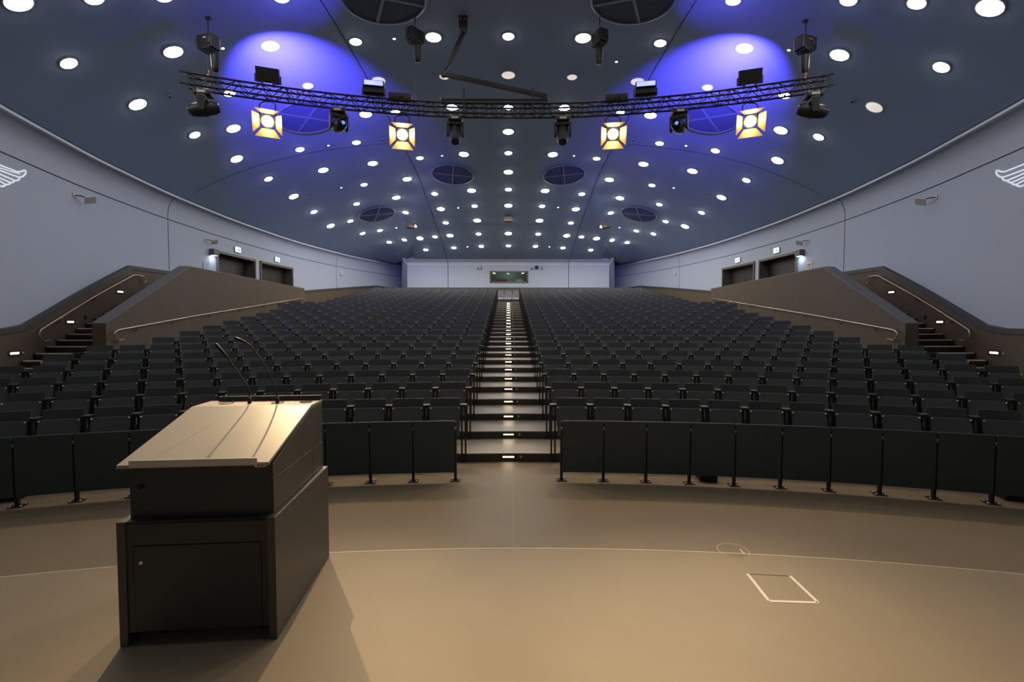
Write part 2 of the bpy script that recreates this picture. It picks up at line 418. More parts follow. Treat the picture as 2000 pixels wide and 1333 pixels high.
# ---------------------------------------------------------------- floor, tiers, aisle steps
YC, RT0, DR, HR = -12.26, 18.612, 0.7895, 0.1248
NT = 27
RS = 18.4; ths = np.linspace(-.60, .60, 90); arc = [Vector((RS * math.sin(t), 3.875 - RS + RS * math.cos(t), 0)) for t in ths]
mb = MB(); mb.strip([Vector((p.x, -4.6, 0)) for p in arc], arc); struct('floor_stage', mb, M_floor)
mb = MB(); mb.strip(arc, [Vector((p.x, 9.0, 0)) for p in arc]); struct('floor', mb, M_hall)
def pol(r, th, z): return Vector((r * math.sin(th), YC + r * math.cos(th), z))
def ring_xmax(n):
    if n < 6: return 9.6
    if n < 17: return 8.45 + (n - 6) * 0.02
    return 10.3
mbt, mbr, mbn = MB(), MB(), MB()
for n in range(NT):
    r0 = RT0 + DR * n; r1 = r0 + DR + (0.0 if n < NT - 1 else 3.0); z0, z1 = HR * n, HR * (n + 1); xm = ring_xmax(n)
    t0 = math.asin(min(.95, xm / r0)); ths = np.linspace(-t0, t0, 40)
    A = [pol(r0, t, z0) for t in ths]; B = [pol(r0, t, z1) for t in ths]; D = [pol(r1, t, z1) for t in ths]
    mbt.strip(B, D); mbr.strip(A, B)
    ta = 0.70 / r0; tn = np.linspace(-ta, ta, 5)
    if n < 25: mbn.strip([pol(r0 - .004, t, z1 - .012) for t in tn], [pol(r0 - .004, t, z1 + .002) for t in tn]); mbn.strip([pol(r0 - .004, t, z1 + .002) for t in tn], [pol(r0 + .02, t, z1 + .002) for t in tn])
struct('floor_tiers', mbt, M_tread); struct('floor_tier_risers', mbr, M_riser); struct('trim_90', mbn, M_nose)
# stage edge line
mb = MB(); RS = 18.4; pts = [Vector((RS * math.sin(t), 3.875 - RS + RS * math.cos(t), 0.0005)) for t in np.linspace(-.36, .36, 60)]
mb.ribbon(pts, [Vector((0, 0, 1))] * 60, 0.012, 0.0012); struct('trim_91', mb, M_line)
mb = MB(); mb.ribbon([Vector((.045, y, .0005)) for y in (3.9, 6.33)], [Vector((0, 0, 1))] * 2, 0.0025, 0.0006); struct('trim_92', mb, mat('floor_weld', (.30, .25, .185), .5))

# ---------------------------------------------------------------- dado, parapets, side stairs
DZ = [(-4.6, 1.80), (8.12, 1.86), (8.57, 1.93), (11.8, 3.43), (13.41, 3.47), (21.74, 3.50), (27.77, 4.24), (29.94, 4.19)]
def dado_z(Y): return float(np.interp(Y, [d[0] for d in DZ], [d[1] for d in DZ]))
LAND = 2.42
def para_x(Y): return float(np.interp(Y, [9.1, 12.1, 19.7], [7.98, 8.35, 8.75]))
def para_z(Y): return float(np.interp(Y, [9.1, 12.05, 19.7], [1.96, 3.45, 3.45]))
for sg in (-1, 1):
    nm = NAMES[sg]
    segs = [(-4.55, DOORS[sg][0][0] - .06), (DOORS[sg][0][1] + .06, DOORS[sg][1][0] - .06), (DOORS[sg][1][1] + .06, 29.6)]
    mb, mc = MB(), MB()
    for a, b in segs:
        Ys = sorted(set(list(np.linspace(a, b, max(3, int((b - a) / .35)))) + [d[0] for d in DZ if a < d[0] < b]))
        A = [wall_pt(y, sg, -.02, .10) for y in Ys]; B = [wall_pt(y, sg, dado_z(y) - .10, .10) for y in Ys]
        T = [wall_pt(y, sg, dado_z(y), .10) for y in Ys]; T0 = [wall_pt(y, sg, dado_z(y), -.01) for y in Ys]
        mb.strip(A, B)
        T1 = [wall_pt(y, sg, dado_z(y), .115) for y in Ys]; B1 = [wall_pt(y, sg, dado_z(y) - .10, .115) for y in Ys]
        mc.strip(B, B1); mc.strip(B1, T1); mc.strip(T1, T0)
        for y in (Ys[0], Ys[-1]):
            mb.add([wall_pt(y, sg, 0, 0), wall_pt(y, sg, 0, .10), wall_pt(y, sg, dado_z(y) - .1, .10), wall_pt(y, sg, dado_z(y) - .1, 0)], [(0, 1, 2, 3)])
            mc.add([wall_pt(y, sg, dado_z(y) - .1, 0), wall_pt(y, sg, dado_z(y) - .1, .115), wall_pt(y, sg, dado_z(y), .115), wall_pt(y, sg, dado_z(y), 0)], [(0, 1, 2, 3)])
    struct('wall_dado_' + nm, mb, M_brown); struct('baseboard_dado_' + nm, mc, M_trimdark)
    # parapet between the stairs and the seats
    Ys = [9.1] + list(np.linspace(9.6, 12.05, 6)) + list(np.linspace(12.6, 19.7, 14)); TH_P = .27
    I0 = [Vector((sg * para_x(y), y, 0)) for y in Ys]; I1 = [Vector((sg * para_x(y), y, para_z(y) - .03)) for y in Ys]
    O0 = [Vector((sg * (para_x(y) + TH_P), y, 0)) for y in Ys]; O1 = [Vector((sg * (para_x(y) + TH_P), y, para_z(y) - .03)) for y in Ys]
    mb = MB(); mb.strip(I0, I1); mb.strip(O1, O0); mb.strip(I1, O1)
    for i in (0, -1): mb.add([I0[i], O0[i], O1[i], I1[i]], [(0, 1, 2, 3)])
    struct('wall_parapet_' + nm, mb, M_brown)
    mb = MB(); up = Vector((0, 0, .03)); ex = Vector((sg * .004, 0, 0))
    a = [p - ex for p in I1]; b = [p + ex for p in O1]
    mb.strip(a, [p + up for p in a]); mb.strip([p + up for p in a], [p + up for p in b]); mb.strip([p + up for p in b], b)
    for i in (0, -1): mb.add([a[i], b[i], b[i] + up, a[i] + up], [(0, 1, 2, 3)])
    struct('trim_parapet_' + nm, mb, M_cap)
    # side stair and landing
    mb, mn = MB(), MB(); ns_ = 13; y0, y1 = 7.83, 11.6325
    for i in range(ns_):
        ya = y0 + (y1 - y0) * i / ns_; za = .915 + (LAND - .915) * (i + 1) / ns_; yb = y1 + .05 if i < ns_ - 1 else 19.72
        xa = para_x(max(ya, 9.1)) + TH_P * .5; xb = wall_x(ya) - .02
        if i < ns_ - 1:
            mb.add([(sg * xa, ya, za - .2), (sg * xb, ya, za - .2), (sg * xb, ya, za), (sg * xa, ya, za), (sg * xa, ya + .36, za), (sg * (xb + .1), ya + .36, za)], [(0, 1, 2, 3), (3, 2, 5, 4)])
        else:
            Yl = list(np.linspace(ya, 19.72, 12))
            mb.add([(sg * xa, ya, za - .2), (sg * xb, ya, za - .2), (sg * xb, ya, za), (sg * xa, ya, za)], [(0, 1, 2, 3)])
            mb.strip([Vector((sg * (para_x(y) + .1), y, za)) for y in Yl], [Vector((sg * wall_x(y), y, za)) for y in Yl])
            mb.add([(sg * (para_x(19.72) + .1), 19.72, 1.5), (sg * wall_x(19.72), 19.72, 1.5), (sg * wall_x(19.72), 19.72, za), (sg * (para_x(19.72) + .1), 19.72, za)], [(0, 1, 2, 3)])
        mn.add([(sg * (xa + .16), ya - .004, za - .014), (sg * (xb - .12), ya - .004, za - .014), (sg * (xb - .12), ya - .004, za + .003), (sg * (xa + .16), ya - .004, za + .003), (sg * (xa + .16), ya + .05, za + .003), (sg * (xb - .12), ya + .05, za + .003)], [(0, 1, 2, 3), (3, 2, 5, 4)])
    # level floor in front of the side stair
    mb.add([(sg * 7.0, 6.5, .74), (sg * 9.3, 6.5, .74), (sg * 9.6, 9.2, .86), (sg * 8.0, 9.2, .86)], [(0, 1, 2, 3)]) if False else None
    struct('floor_side_stair_' + nm, mb, mat('stair_dark', (0.020, 0.017, 0.014), 0.6, spec=0.3)); struct('trim_side_stair_' + nm, mn, M_nose)

# doors in the side walls
dn = 0
for sg in (-1, 1):
    for (a, b) in DOORS[sg]:
        dn += 1; dr = empty('door_%d' % dn); dr['kind'] = 'structure'
        pa, pb = wall_pt(a, sg, 0), wall_pt(b, sg, 0); dirv = (pb - pa).normalized(); L = (pb - pa).length
        nn = Vector((-sg * dirv.y * 1.0, sg * dirv.x, 0)); nn = nn if nn.dot(Vector((-sg, 0, 0))) > 0 else -nn
        M = Matrix(((dirv.x, -nn.x, 0, pa.x), (dirv.y, -nn.y, 0, pa.y), (0, 0, 1, 0), (0, 0, 0, 1)))   # x along, y into wall
        dr.matrix_world = M
        mb = MB(); fw = .055
        mb.box(-.01, fw, -.05, .42, LAND, DTOP + .03).box(L - fw, L + .01, -.05, .42, LAND, DTOP + .03).box(-.01, L + .01, -.05, .42, DTOP - fw, DTOP + .03)
        obj('door_frame', mb, M_doorframe, dr)
        for i in range(2):
            x0 = fw + i * (L - 2 * fw) / 2; x1 = x0 + (L - 2 * fw) / 2
            mb = MB(); mb.box(x0 + .004, x1 - .004, .34, .40, LAND, DTOP - fw)
            lf = obj('door_leaf', mb, M_doorleaf, dr)
            hx = x1 - .1 if i == 0 else x0 + .1
            mb = MB(); mb.tube([(hx, .30, LAND + 1.0), (hx + (-.12 if i == 0 else .12), .30, LAND + 1.0)], .011); mb.tube([(hx, .34, LAND + 1.0), (hx, .30, LAND + 1.0)], .011)
            obj('door_handle', mb, M_steel_dark, lf)

# ---------------------------------------------------------------- seats
PITCH, AX = 0.5150, 0.680 + 0.206
def curved_board(w, y0f, y1f, z0, z1, th, sag, mi=0, nx=6, nz=4, mbx=None):
    # board of width w between z0 and z1, front face at y(z) from y0f to y1f, hollowed by sag
    mbx = mbx or MB(); g = {}; vs = []; fs = []
    for s_ in (0, 1):
        for j in range(nz + 1):
            for i in range(nx + 1):
                u = -1 + 2 * i / nx; q = j / nz; g[(s_, i, j)] = len(vs)
                vs.append((u * w / 2, y0f + (y1f - y0f) * q - sag * (u * u - 0.5) * 0 - sag * u * u + s_ * th, z0 + (z1 - z0) * q))
    for j in range(nz):
        for i in range(nx):
            fs.append((g[0, i, j], g[0, i + 1, j], g[0, i + 1, j + 1], g[0, i, j + 1])); fs.append((g[1, i, j], g[1, i, j + 1], g[1, i + 1, j + 1], g[1, i + 1, j]))
    for i in range(nx):
        fs.append((g[0, i, 0], g[1, i, 0], g[1, i + 1, 0], g[0, i + 1, 0])); fs.append((g[0, i, nz], g[0, i + 1, nz], g[1, i + 1, nz], g[1, i, nz]))
    for j in range(nz):
        fs.append((g[0, 0, j], g[0, 0, j + 1], g[1, 0, j + 1], g[1, 0, j])); fs.append((g[0, nx, j], g[1, nx, j], g[1, nx, j + 1], g[0, nx, j + 1]))
    return mbx.add(vs, fs, mi)
SW = 0.412
bk = curved_board(SW, -.005, .055, .50, .896, .016, .012)
pn = curved_board(SW - .004, -.145, -.030, .40, .785, .028, .010)
for sx in (-1, 1):
    pn.lathe([(.010, 0), (.010, .014), (.006, .019)], 8, 1, Matrix.Translation((sx * (SW / 2 - .012), -.048, .772)) @ Matrix.Rotation(PI / 2, 4, 'X'))
me_bk = bk; me_pn = pn
def arm_mb(sx, full=True):
    m = MB(); x = sx * PITCH / 2
    m.box(x - .047, x + .047, -.065, .05, .800, .820).box(x - .038, x + .038, -.055, .04, .780, .800)
    return m
def sup_mb(sx):
    m = MB(); x = sx * PITCH / 2
    for o in (-.026, .026): m.box(x + o - .011, x + o + .011, -.035, .005, 0.0, .79)
    m.box(x - .037, x + .037, -.012, .0, .02, .11)
    for bx in (-.03, .03):
        for bz in (.03, .10): m.lathe([(.006, 0), (.006, .007)], 6, 1, Matrix.Translation((x + bx, -.012, bz)) @ Matrix.Rotation(PI / 2, 4, 'X'))
    return m
protos = {}
def make_seat(side):   # side: +1 right of the aisle (armrest on its left), -1 the other way
    r = empty('auditorium_seat')
    obj('backrest', me_bk, M_seat, r); obj('seat_pan', me_pn, [M_seat2, M_bolt], r)
    obj('armrest', arm_mb(-side), M_arm, r, bevel=.004, seg=1); obj('support_leg', sup_mb(-side), [M_steel_dark, M_bolt], r)
    return r
spots = []
for n in range(26):
    r = RT0 + DR * n + .012
    for side in (-1, 1):
        kk = 0
        while True:
            s = AX + PITCH * kk; th = side * s / r; p = pol(r, th, HR * n - (.11 if n == 25 else 0))
            out = abs(p.x) + SW / 2
            lim = min(8.45, wall_x(p.y) - .25) if n < 6 else (para_x(max(9.1, min(p.y, 19.7))) - .35 if n < 16 else 8.1 - .0 * n)
            if n >= 16: lim = 7.55
            if out > lim: break
            spots.append((n, side, kk, p, th)); kk += 1
for i in range(3): spots.append((25, 0, i, pol(RT0 + DR * 25 + .012, (i - 1) * .45 / 38, HR * 25 - .11), (i - 1) * .45 / 38))
def pxof(p):
    cy, sy = math.cos(YAW), math.sin(YAW); c, s = math.cos(TH), math.sin(TH)
    x = p.x * cy - p.y * sy; y = p.x * sy + p.y * cy; z = p.z - H
    return CX + F * x / (y * c - z * s), CY + F * (-y * s - z * c) / (y * c - z * s)
inview = [q for q in spots if -25 < pxof(q[3])[0] < 2025]
inview.sort(key=lambda q: (q[3] - EYE).length)
near, far = inview[:300], inview[300:]
near.sort(key=lambda q: (q[0], q[1], q[2]))
SIDE = {-1: 'left', 1: 'right'}
for (n, side, kk, p, th) in near:
    if side not in protos:
        protos[side] = make_seat(side); o = protos[side]
    else: o = copy_tree(protos[side])
    o.location = p; o.rotation_euler = (0, 0, -th)
    pos = 'aisle-end seat' if kk == 0 else ORD[kk + 1] + ' seat out'
    tag(o, 'dark grey tip-up seat, %s, %s tiered row, %s of the lit aisle' % (pos, ORD[n + 1], SIDE[side]), 'seat', 'tip-up seats in the tiered rows')
fm = MB()
for (n, side, kk, p, th) in far:
    M = Matrix.Translation(p) @ Matrix.Rotation(-th, 4, 'Z'); sd = side or 1; x = -sd * PITCH / 2
    fm.add([M @ Vector(v) for v in curved_board(SW, -.005, .055, .50, .896, .016, .012, nx=2, nz=1).v], curved_board(SW, -.005, .055, .5, .896, .016, .012, nx=2, nz=1).f, 0)
    fm.add([M @ Vector(v) for v in curved_board(SW, -.145, -.03, .40, .785, .028, .01, nx=2, nz=1).v], curved_board(SW, -.145, -.03, .40, .785, .028, .01, nx=2, nz=1).f, 1)
    fm.box(x - .047, x + .047, -.065, .05, .780, .820, 2, M)
    for o_ in (-.026, .026): fm.box(x + o_ - .011, x + o_ + .011, -.035, .005, 0, .79, 3, M)
    for sx in (-1, 1): fm.box(sx * (SW / 2 - .012) - .008, sx * (SW / 2 - .012) + .008, -.076, -.066, .764, .78, 4, M)
o = obj('auditorium_seats', fm, [M_seat, M_seat2, M_arm, M_steel_dark, M_bolt], recalc=False)
tag(o, 'dark seat rows rising towards the back wall, behind the nearer rows', 'seats'); o['kind'] = 'stuff'

# ---------------------------------------------------------------- front panels
RP = 17.82; PX0 = 0.655
for side in (-1, 1):
    for kk in range(11):
        t0 = side * (PX0 + PITCH * kk) / RP; t1 = side * (PX0 + PITCH * (kk + 1)) / RP; tm = (t0 + t1) / 2
        p = pol(RP, tm, 0); fp = empty('front_panel', p, -tm)
        mb = MB(); mb.box(-PITCH / 2 + .008, PITCH / 2 - .008, -.004, .018, .115, .755); obj('modesty_board', mb, M_panel, fp, bevel=.003, seg=1)
        ends = [-side] if kk < 10 else [-side, side]
        for e in ends:
            x = e * PITCH / 2
            mb = MB(); mb.box(x - .016, x + .016, .020, .058, .008, .66); mb.box(x - .010, x + .010, .020, .034, .66, .735)
            po = obj('post', mb, M_steel_dark, fp)
            mb = MB(); mb.box(x - .062, x + .062, -.012, .092, 0, .008); ft = obj('foot_plate', mb, M_steel_dark, po)
            for bx in (-.045, .045):
                for by in (.004, .076): obj('foot_bolt', MB().lathe([(.009, .008), (.009, .018), (.004, .022)], 8, 0, Matrix.Translation((x + bx, by, 0))), M_bolt, po)
            mb = MB(); mb.lathe([(.006, 0), (.006, .024)], 8, 0, Matrix.Translation((x, .02, .668)) @ Matrix.Rotation(PI / 2, 4, 'X')); mb.lathe([(.004, 0), (.004, .02)], 8, 0, Matrix.Translation((x, .02, .645)) @ Matrix.Rotation(PI / 2, 4, 'X'))
            obj('screw', mb, M_bolt, po)
        tag(fp, 'dark front-row modesty panel on floor post, %s from the centre aisle, %s side' % (ORD[kk + 1], SIDE[side]), 'panel', 'modesty panels before the front row')
# black boxes under the panels
for (px, py, w_, lb) in ((1390, 946, .21, 'small black box on the floor under a front panel right of the aisle'), (2014, 986, .30, 'black floor box under the front panels at the far right edge'), (-22, 988, .34, 'black floor box under the front panels at the far left edge')):
    p = at_z(px, py, 0); p.y += .12
    mb = MB(); mb.box(-w_ / 2, w_ / 2, -.06, .14, 0.002, .135); o = empty('floor_box', p, -math.atan2(p.x, p.y - YC)); tag(o, lb, 'box')
    obj('housing', mb, M_black, o, bevel=.008); mb = MB(); mb.box(-w_ / 2 + .02, w_ / 2 - .02, -.064, -.058, .02, .115); obj('front_cover', mb, M_blackm, o)

# ---------------------------------------------------------------- step lights in the aisle
for n in range(25):
    z = HR * n; y = 6.352 + DR * n
    o = empty('step_light', (0, y, z)); tag(o, 'lit step light, %s riser of the centre aisle counted from the floor' % ORD[n + 1], 'light', 'step lights up the aisle')
    mb = MB(); mb.box(-.115, .115, -.006, .002, .028, .112); obj('faceplate', mb, M_blackm, o)
    mb = MB(); mb.box(-.078, .078, -.010, -.004, .064, .076); obj('led_strip', mb, M_step, o)
    b = empty('riser_button', (.175, y, z)); tag(b, 'small round metal button beside the step light, %s riser of the aisle' % ORD[n + 1], 'button', 'round buttons beside the step lights')
    mb = MB(); mb.lathe([(.017, 0), (.017, .006), (.011, .010)], 14, 0, Matrix.Translation((0, .001, .07)) @ Matrix.Rotation(PI / 2, 4, 'X'))
    obj('button_cap', mb, M_alu, b)

# ---------------------------------------------------------------- lectern
LA = R_(4.2)
lec = empty('lectern', (-1.432, 2.757, 0), LA)
tag(lec, 'black media lectern with sloping beige top standing on the stage floor', 'lectern')
mb = MB()
mb.box(-.855, -.045, .035, .97, .085, .745); mb.box(-.855, -.045, .0, .035, .618, .762); mb.box(-.855, -.817, .0, .035, .085, .618); mb.box(-.081, -.045, .0, .035, .085, .618)
obj('cabinet', mb, M_lect, lec)
for x0, x1 in ((-.905, -.857), (-.043, .005)):
    mb = MB(); mb.box(x0, x1, -.008, 1.0, .003, .765); obj('side_panel', mb, M_lectside, lec, bevel=.002)
mb = MB(); mb.box(-.857, -.043, .9725, 1.0, .02, .765); obj('back_panel', mb, M_lect, lec)
mb = MB(); mb.box(-.856, -.044, .0, .055, .745, .764).box(-.856, -.875 + .03, .04, .97, .745, .764); obj('ledge', mb, M_lect, lec)
mb = MB(); mb.box(-.813, -.085, -.004, .03, .088, .613); dr = obj('cabinet_door', mb, M_lect, lec, bevel=.002)
mb = MB(); mb.lathe([(.011, 0), (.011, .006), (.007, .009)], 16, 0, Matrix.Translation((-.772, -.004, .515)) @ Matrix.Rotation(PI / 2, 4, 'X')); obj('lock', mb, M_bolt, dr)
prof = [(.055, .764), (.985, .764), (.985, 1.302), (.735, 1.302), (.055, 1.080)]
mb = MB(); mb.prism(prof, 'x', -.865, -.035); obj('upper_housing', mb, M_lect, lec)
# cladding on the right flank: three boards with narrow joints
def flank(poly):
    mb = MB(); mb.prism(poly, 'x', -.035, -.027); return obj('flank_board', mb, M_lectside, lec, bevel=.001, seg=1)
flank([(.058, .992), (.975, .987), (.975, 1.298), (.735, 1.298), (.058, 1.078)])
flank([(.058, .768), (.735, .768), (.735, .982), (.058, .987)]); flank([(.741, .768), (.975, .768), (.975, .982), (.741, .982)])
def plate(y): return 1.088 + max(0, min(y, .735)) * (1.310 - 1.088) / .735
mb = MB(); mb.prism([(-.004, 1.086), (.735, 1.304), (.983, 1.304), (.983, 1.324), (.735, 1.324), (-.004, 1.106)], 'x', -.897, -.027); obj('reading_top', mb, M_lecttop, lec, bevel=.0015, seg=1)
mb = MB(); mb.box(-.83, -.030, .966, .984, 1.324, 1.362); obj('rear_upstand', mb, M_lect, lec, bevel=.0015, seg=1)
mb = MB(); mb.prism([(-.012, 1.094), (-.004, 1.094), (.002, 1.108), (-.008, 1.138), (-.014, 1.136)], 'x', -.820, -.092); obj('paper_lip', mb, M_alu, lec, bevel=.001, seg=1)
mb = MB(); mb.box(-.106, -.042, -.0075, -.0045, 1.078, 1.101); npl = obj('name_plate', mb, M_white, lec)
mb = MB(); mb.box(-.090, -.078, -.009, -.0072, 1.082, 1.097); obj('red_mark', mb, M_red, npl)
mb = MB(); [mb.box(-.075 + i * .006, -.071 + i * .006, -.009, -.0072, 1.084, 1.091 + (.004 if i in (2, 4) else 0)) for i in range(5)]; obj('dark_lettering', mb, M_black, npl)
mb = MB(); mb.lathe([(.016, 0), (.016, .008), (.008, .012)], 16, 0, Matrix.Translation((-.80, .055, .955)) @ Matrix.Rotation(PI / 2, 4, 'X')); obj('socket', mb, M_blackm, lec)
def ringm(cx, cy, z, r, rt):
    mb = MB(); mb.tube([(cx + r * math.cos(a), cy + r * math.sin(a), z) for a in np.linspace(0, 2 * PI, 33)], rt, 6, caps=False); return mb
obj('cable_grommet', ringm(-.715, .862, 1.326, .048, .003), M_steel_dark, lec)
mb = ringm(-.115, .872, 1.326, .045, .003); mb.lathe([(.043, 1.3245), (.043, 1.3252)], 24, 0, Matrix.Translation((-.115, .872, 0))); obj('cable_grommet', mb, M_blackm, lec)
obj('cable_grommet', ringm(-.325, .855, 1.326, .044, .003), M_steel_dark, lec)
for cx, cy in ((-.72, .12), (-.14, .12), (-.72, .86), (-.14, .86)):
    mb = MB(); mb.lathe([(.036, -.012), (.036, .012)], 18, 0, Matrix.Translation((cx, cy, .038)) @ Matrix.Rotation(PI / 2, 4, 'Y')); mb.box(cx - .018, cx + .018, cy - .012, cy + .012, .04, .086); obj('castor', mb, M_black, lec)
LM = Matrix.Translation((-1.432, 2.757, 0)) @ Matrix.Rotation(LA, 4, 'Z')
def mic(bx, by, pts, cap, lb):
    o = empty('gooseneck_microphone', LM @ Vector((bx, by, 1.324)), LA); tag(o, lb, 'microphone', 'gooseneck microphones on the lectern')
    mb = MB(); mb.lathe([(.014, .0003), (.014, .028), (.009, .045)], 14); obj('mic_base', mb, M_black, o)
    mb = MB(); P = [Vector((x - bx, y - by, z - 1.324)) for x, y, z in pts]
    Q = []
    for i in range(len(P) - 1):
        p0, p1, p2, p3 = P[max(i - 1, 0)], P[i], P[i + 1], P[min(i + 2, len(P) - 1)]
        for t in np.linspace(0, 1, 8, endpoint=False):
            Q.append(0.5 * ((2 * p1) + (p2 - p0) * t + (2 * p0 - 5 * p1 + 4 * p2 - p3) * t * t + (3 * p1 - p0 - 3 * p2 + p3) * t ** 3))
    Q.append(P[-1]); mb.tube(Q, .0052, 8); obj('gooseneck', mb, M_cable, o)
    a = P[-1]; b = Vector((cap[0] - bx, cap[1] - by, cap[2] - 1.324)); d = (b - a)
    mb = MB(); mb.tube([a - d * .05, a + d * .15, a + d * .5, a + d * .92, a + d], [.006, .011, .013, .012, .007], 12); obj('capsule', mb, M_steel_dark, o)
mic(-.538, .855, [(-.538, .855, 1.34), (-.545, .855, 1.44), (-.60, .85, 1.54), (-.685, .84, 1.68)], (-.765, .825, 1.793), 'left gooseneck microphone with straight leaning tip on the lectern top')
mic(-.328, .855, [(-.328, .855, 1.34), (-.34, .855, 1.44), (-.405, .85, 1.60), (-.50, .845, 1.755), (-.545, .84, 1.80)], (-.63, .835, 1.838), 'right gooseneck microphone with sharply bent tip on the lectern top')

# ---------------------------------------------------------------- marks on the stage floor
c4 = [at_z(*p, 0) for p in ((1460, 1122), (1502, 1175), (1598, 1178), (1543, 1126))]
t = empty('floor_tape_mark'); tag(t, 'three white tape strips framing a square hatch in the stage floor', 'tape')
for a, b in ((0, 1), (1, 2), (2, 3)):
    mb = MB(); A, B = c4[a], c4[b]; mb.ribbon([A + Vector((0, 0, .0006)), B + Vector((0, 0, .0006))], [Vector((0, 0, 1))] * 2, .023, .0012); obj('tape_strip', mb, M_tape, t)
h = empty('floor_hatch'); tag(h, 'flush square floor hatch framed by white tape', 'hatch')
mb = MB(); cc = sum(c4, Vector()) / 4
I = [cc + (p - cc) * .93 for p in c4]
mb.add([p + Vector((0, 0, .001)) for p in I], [(0, 1, 2, 3)]); obj('hatch_lid', mb, M_floor, h)
mb = MB(); mb.ribbon([c4[0] + Vector((0, 0, .0006)), c4[3] + Vector((0, 0, .0006))], [Vector((0, 0, 1))] * 2, .005, .001); obj('hatch_joint', mb, M_thin, h)
p = at_z(1432, 1076, 0)
o = empty('floor_outlet', p); tag(o, 'round flush floor outlet cover beyond the pale stage line', 'outlet')
mb = MB(); mb.lathe([(.128, .0004), (.128, .0016), (.122, .0016), (.122, .0004)], 40, caps=False); obj('cover_rim', mb, M_line, o)
mb = MB(); mb.lathe([(.0, .0010), (.121, .0010)], 40); obj('cover', mb, M_hall, o)
mb = MB(); mb.box(.06, .075, -.06, .02, .0012, .002); obj('cable_flap', mb, M_line, o)

# ---------------------------------------------------------------- ceiling lights, on a grid of rows
LIT_L = [(820, 308.6, 0), (906, 301, 1), (795, 349.6, 1), (849.2, 378.4, 0), (921, 372, 1), (774, 386, 1), (861, 408, 1), (927, 402.4, 0), (792.3, 415, 0), (870.5, 435, 0), (932, 430.7, 1),
         (807, 440.8, 1), (878.8, 460, 1), (934.7, 457, 0), (760, 473, 0), (790, 468.6, 0), (820.3, 465.5, 1), (849.8, 462.4, 0), (831.7, 488, 0), (886.3, 484, 0), (940, 481, 0),
         (455.7, 250.6, 1), (462, 310, 1), (524, 349.5, 0), (585.5, 291.5, 0), (631, 332, 1), (696, 278, 0), (728, 319, 1), (573.5, 383.5, 1), (613, 413.7, 0), (645.8, 441, 1), (711, 360.5, 0),
         (696.5, 398, 0), (684, 431.5, 0), (708, 456, 0), (742, 450, 0), (35, 3, 1), (183, -4, 0), (320, -8, 0), (133.5, 122.5, 0), (338, 100.5, 1), (268.5, 203.5, 1), (380, 263, 0), (448, 181, 0),
         (528, 89, 1), (694.5, 80.5, 0), (846.5, 72, 1), (714, 223, 1), (772.5, 218, 0), (883.5, 209, 1), (550, -5, 0)]
DIM_L = [(601.5, 167.5, 0), (739.5, 156.5, 1), (868, 149, 0)]
MID = [(991, 70, 0, 1), (991, 146, 1, 0), (991, 209, 0, 1), (992, 257, 1, 1), (992, 298.6, 0, 1), (993, 336, 1, 1), (993, 370, 0, 1), (993, 401.5, 1, 1), (993, 429.7, 0, 1), (993, 456, 1, 1), (993, 480, 0, 1)]
lamps = []
for px, py, big, lit in MID:
    P = dome_hit(px, py); lamps.append((0, 0.0, P.y, big, lit))
for lst, lit in ((LIT_L, 1), (DIM_L, 0)):
    for px, py, big in lst:
        P = dome_hit(px, py)
        for sg in (-1, 1):
            l2 = lit
            if sg == 1 and (px, py) == (268.5, 203.5): l2 = 0
            lamps.append((sg, sg * abs(P.x), P.y, big, l2))
def pxof(p):
    cy, sy = math.cos(YAW), math.sin(YAW); c, s = math.cos(TH), math.sin(TH)
    x = p.x * cy - p.y * sy; y = p.x * sy + p.y * cy; z = p.z - H
    return CX + F * x / (y * c - z * s), CY + F * (-y * s - z * c) / (y * c - z * s)
for Y in (8.55, 7.05, 5.55, 4.05, 2.55):                    # unseen lamps continuing the grid, added to brighten floor and front seats
    for X in (-6.6, -4.95, -3.3, -1.65, 0, 1.65, 3.3, 4.95, 6.6):
        q = pxof(Vector((X, Y, dome_z(X, Y))))
        if q[1] < -35 and abs(X) < wall_x(Y) - 1.2: lamps.append(((X > 0) - (X < 0), X, Y, round(X / 1.65) % 2, 1))
def light_protos(r, lit, rear=0):
    o = obj('ceiling_downlight', MB().lathe([(r + .016, .05), (r + .018, .0), (r + .020, -.006), (r + .004, -.010), (r, -.006)], 28, caps=False), M_ring)
    d = obj('diffuser', MB().lathe([(0.0, -.036), (.5 * r, -.031), (.85 * r, -.018), (r, -.004)], 28, caps=False), (M_glow2 if rear == 1 else M_glow3 if rear == 2 else M_glow) if lit else M_dim, o)
    return o
lp = {}
rows = {}
for L_ in lamps: rows.setdefault(round((L_[2] - 25.55) / 1.515), []).append(L_)
rk = sorted(rows, reverse=True)
for ri, key in enumerate(rk):
    for sg in (-1, 0, 1):
        ls = sorted([l for l in rows[key] if l[0] == sg], key=lambda l: (abs(l[1]), -l[2]))
        for i, (s_, X, Y, big, lit) in enumerate(ls):
            zone = 1 if Y > 18.5 else 2 if pxof(Vector((X, Y, dome_z(X, Y))))[1] < -25 else 0; kk = (big, lit, zone)
            if kk not in lp: lp[kk] = light_protos(.168 if big else .126, lit, zone); o = lp[kk]
            else: o = copy_tree(lp[kk])
            o.matrix_world = dome_M(X, Y, .006)
            where = 'on the centre line' if X == 0 else ('nearest to' if i == 0 else ORD[i + 1] + ' out from') + ' the centre line, %s' % SIDE[sg]
            tag(o, '%s %s downlight, %s ceiling row from the back, %s' % ('large' if big else 'small', 'lit' if lit else 'unlit', ORD[ri + 1], where), 'light', 'round downlights in the ceiling')

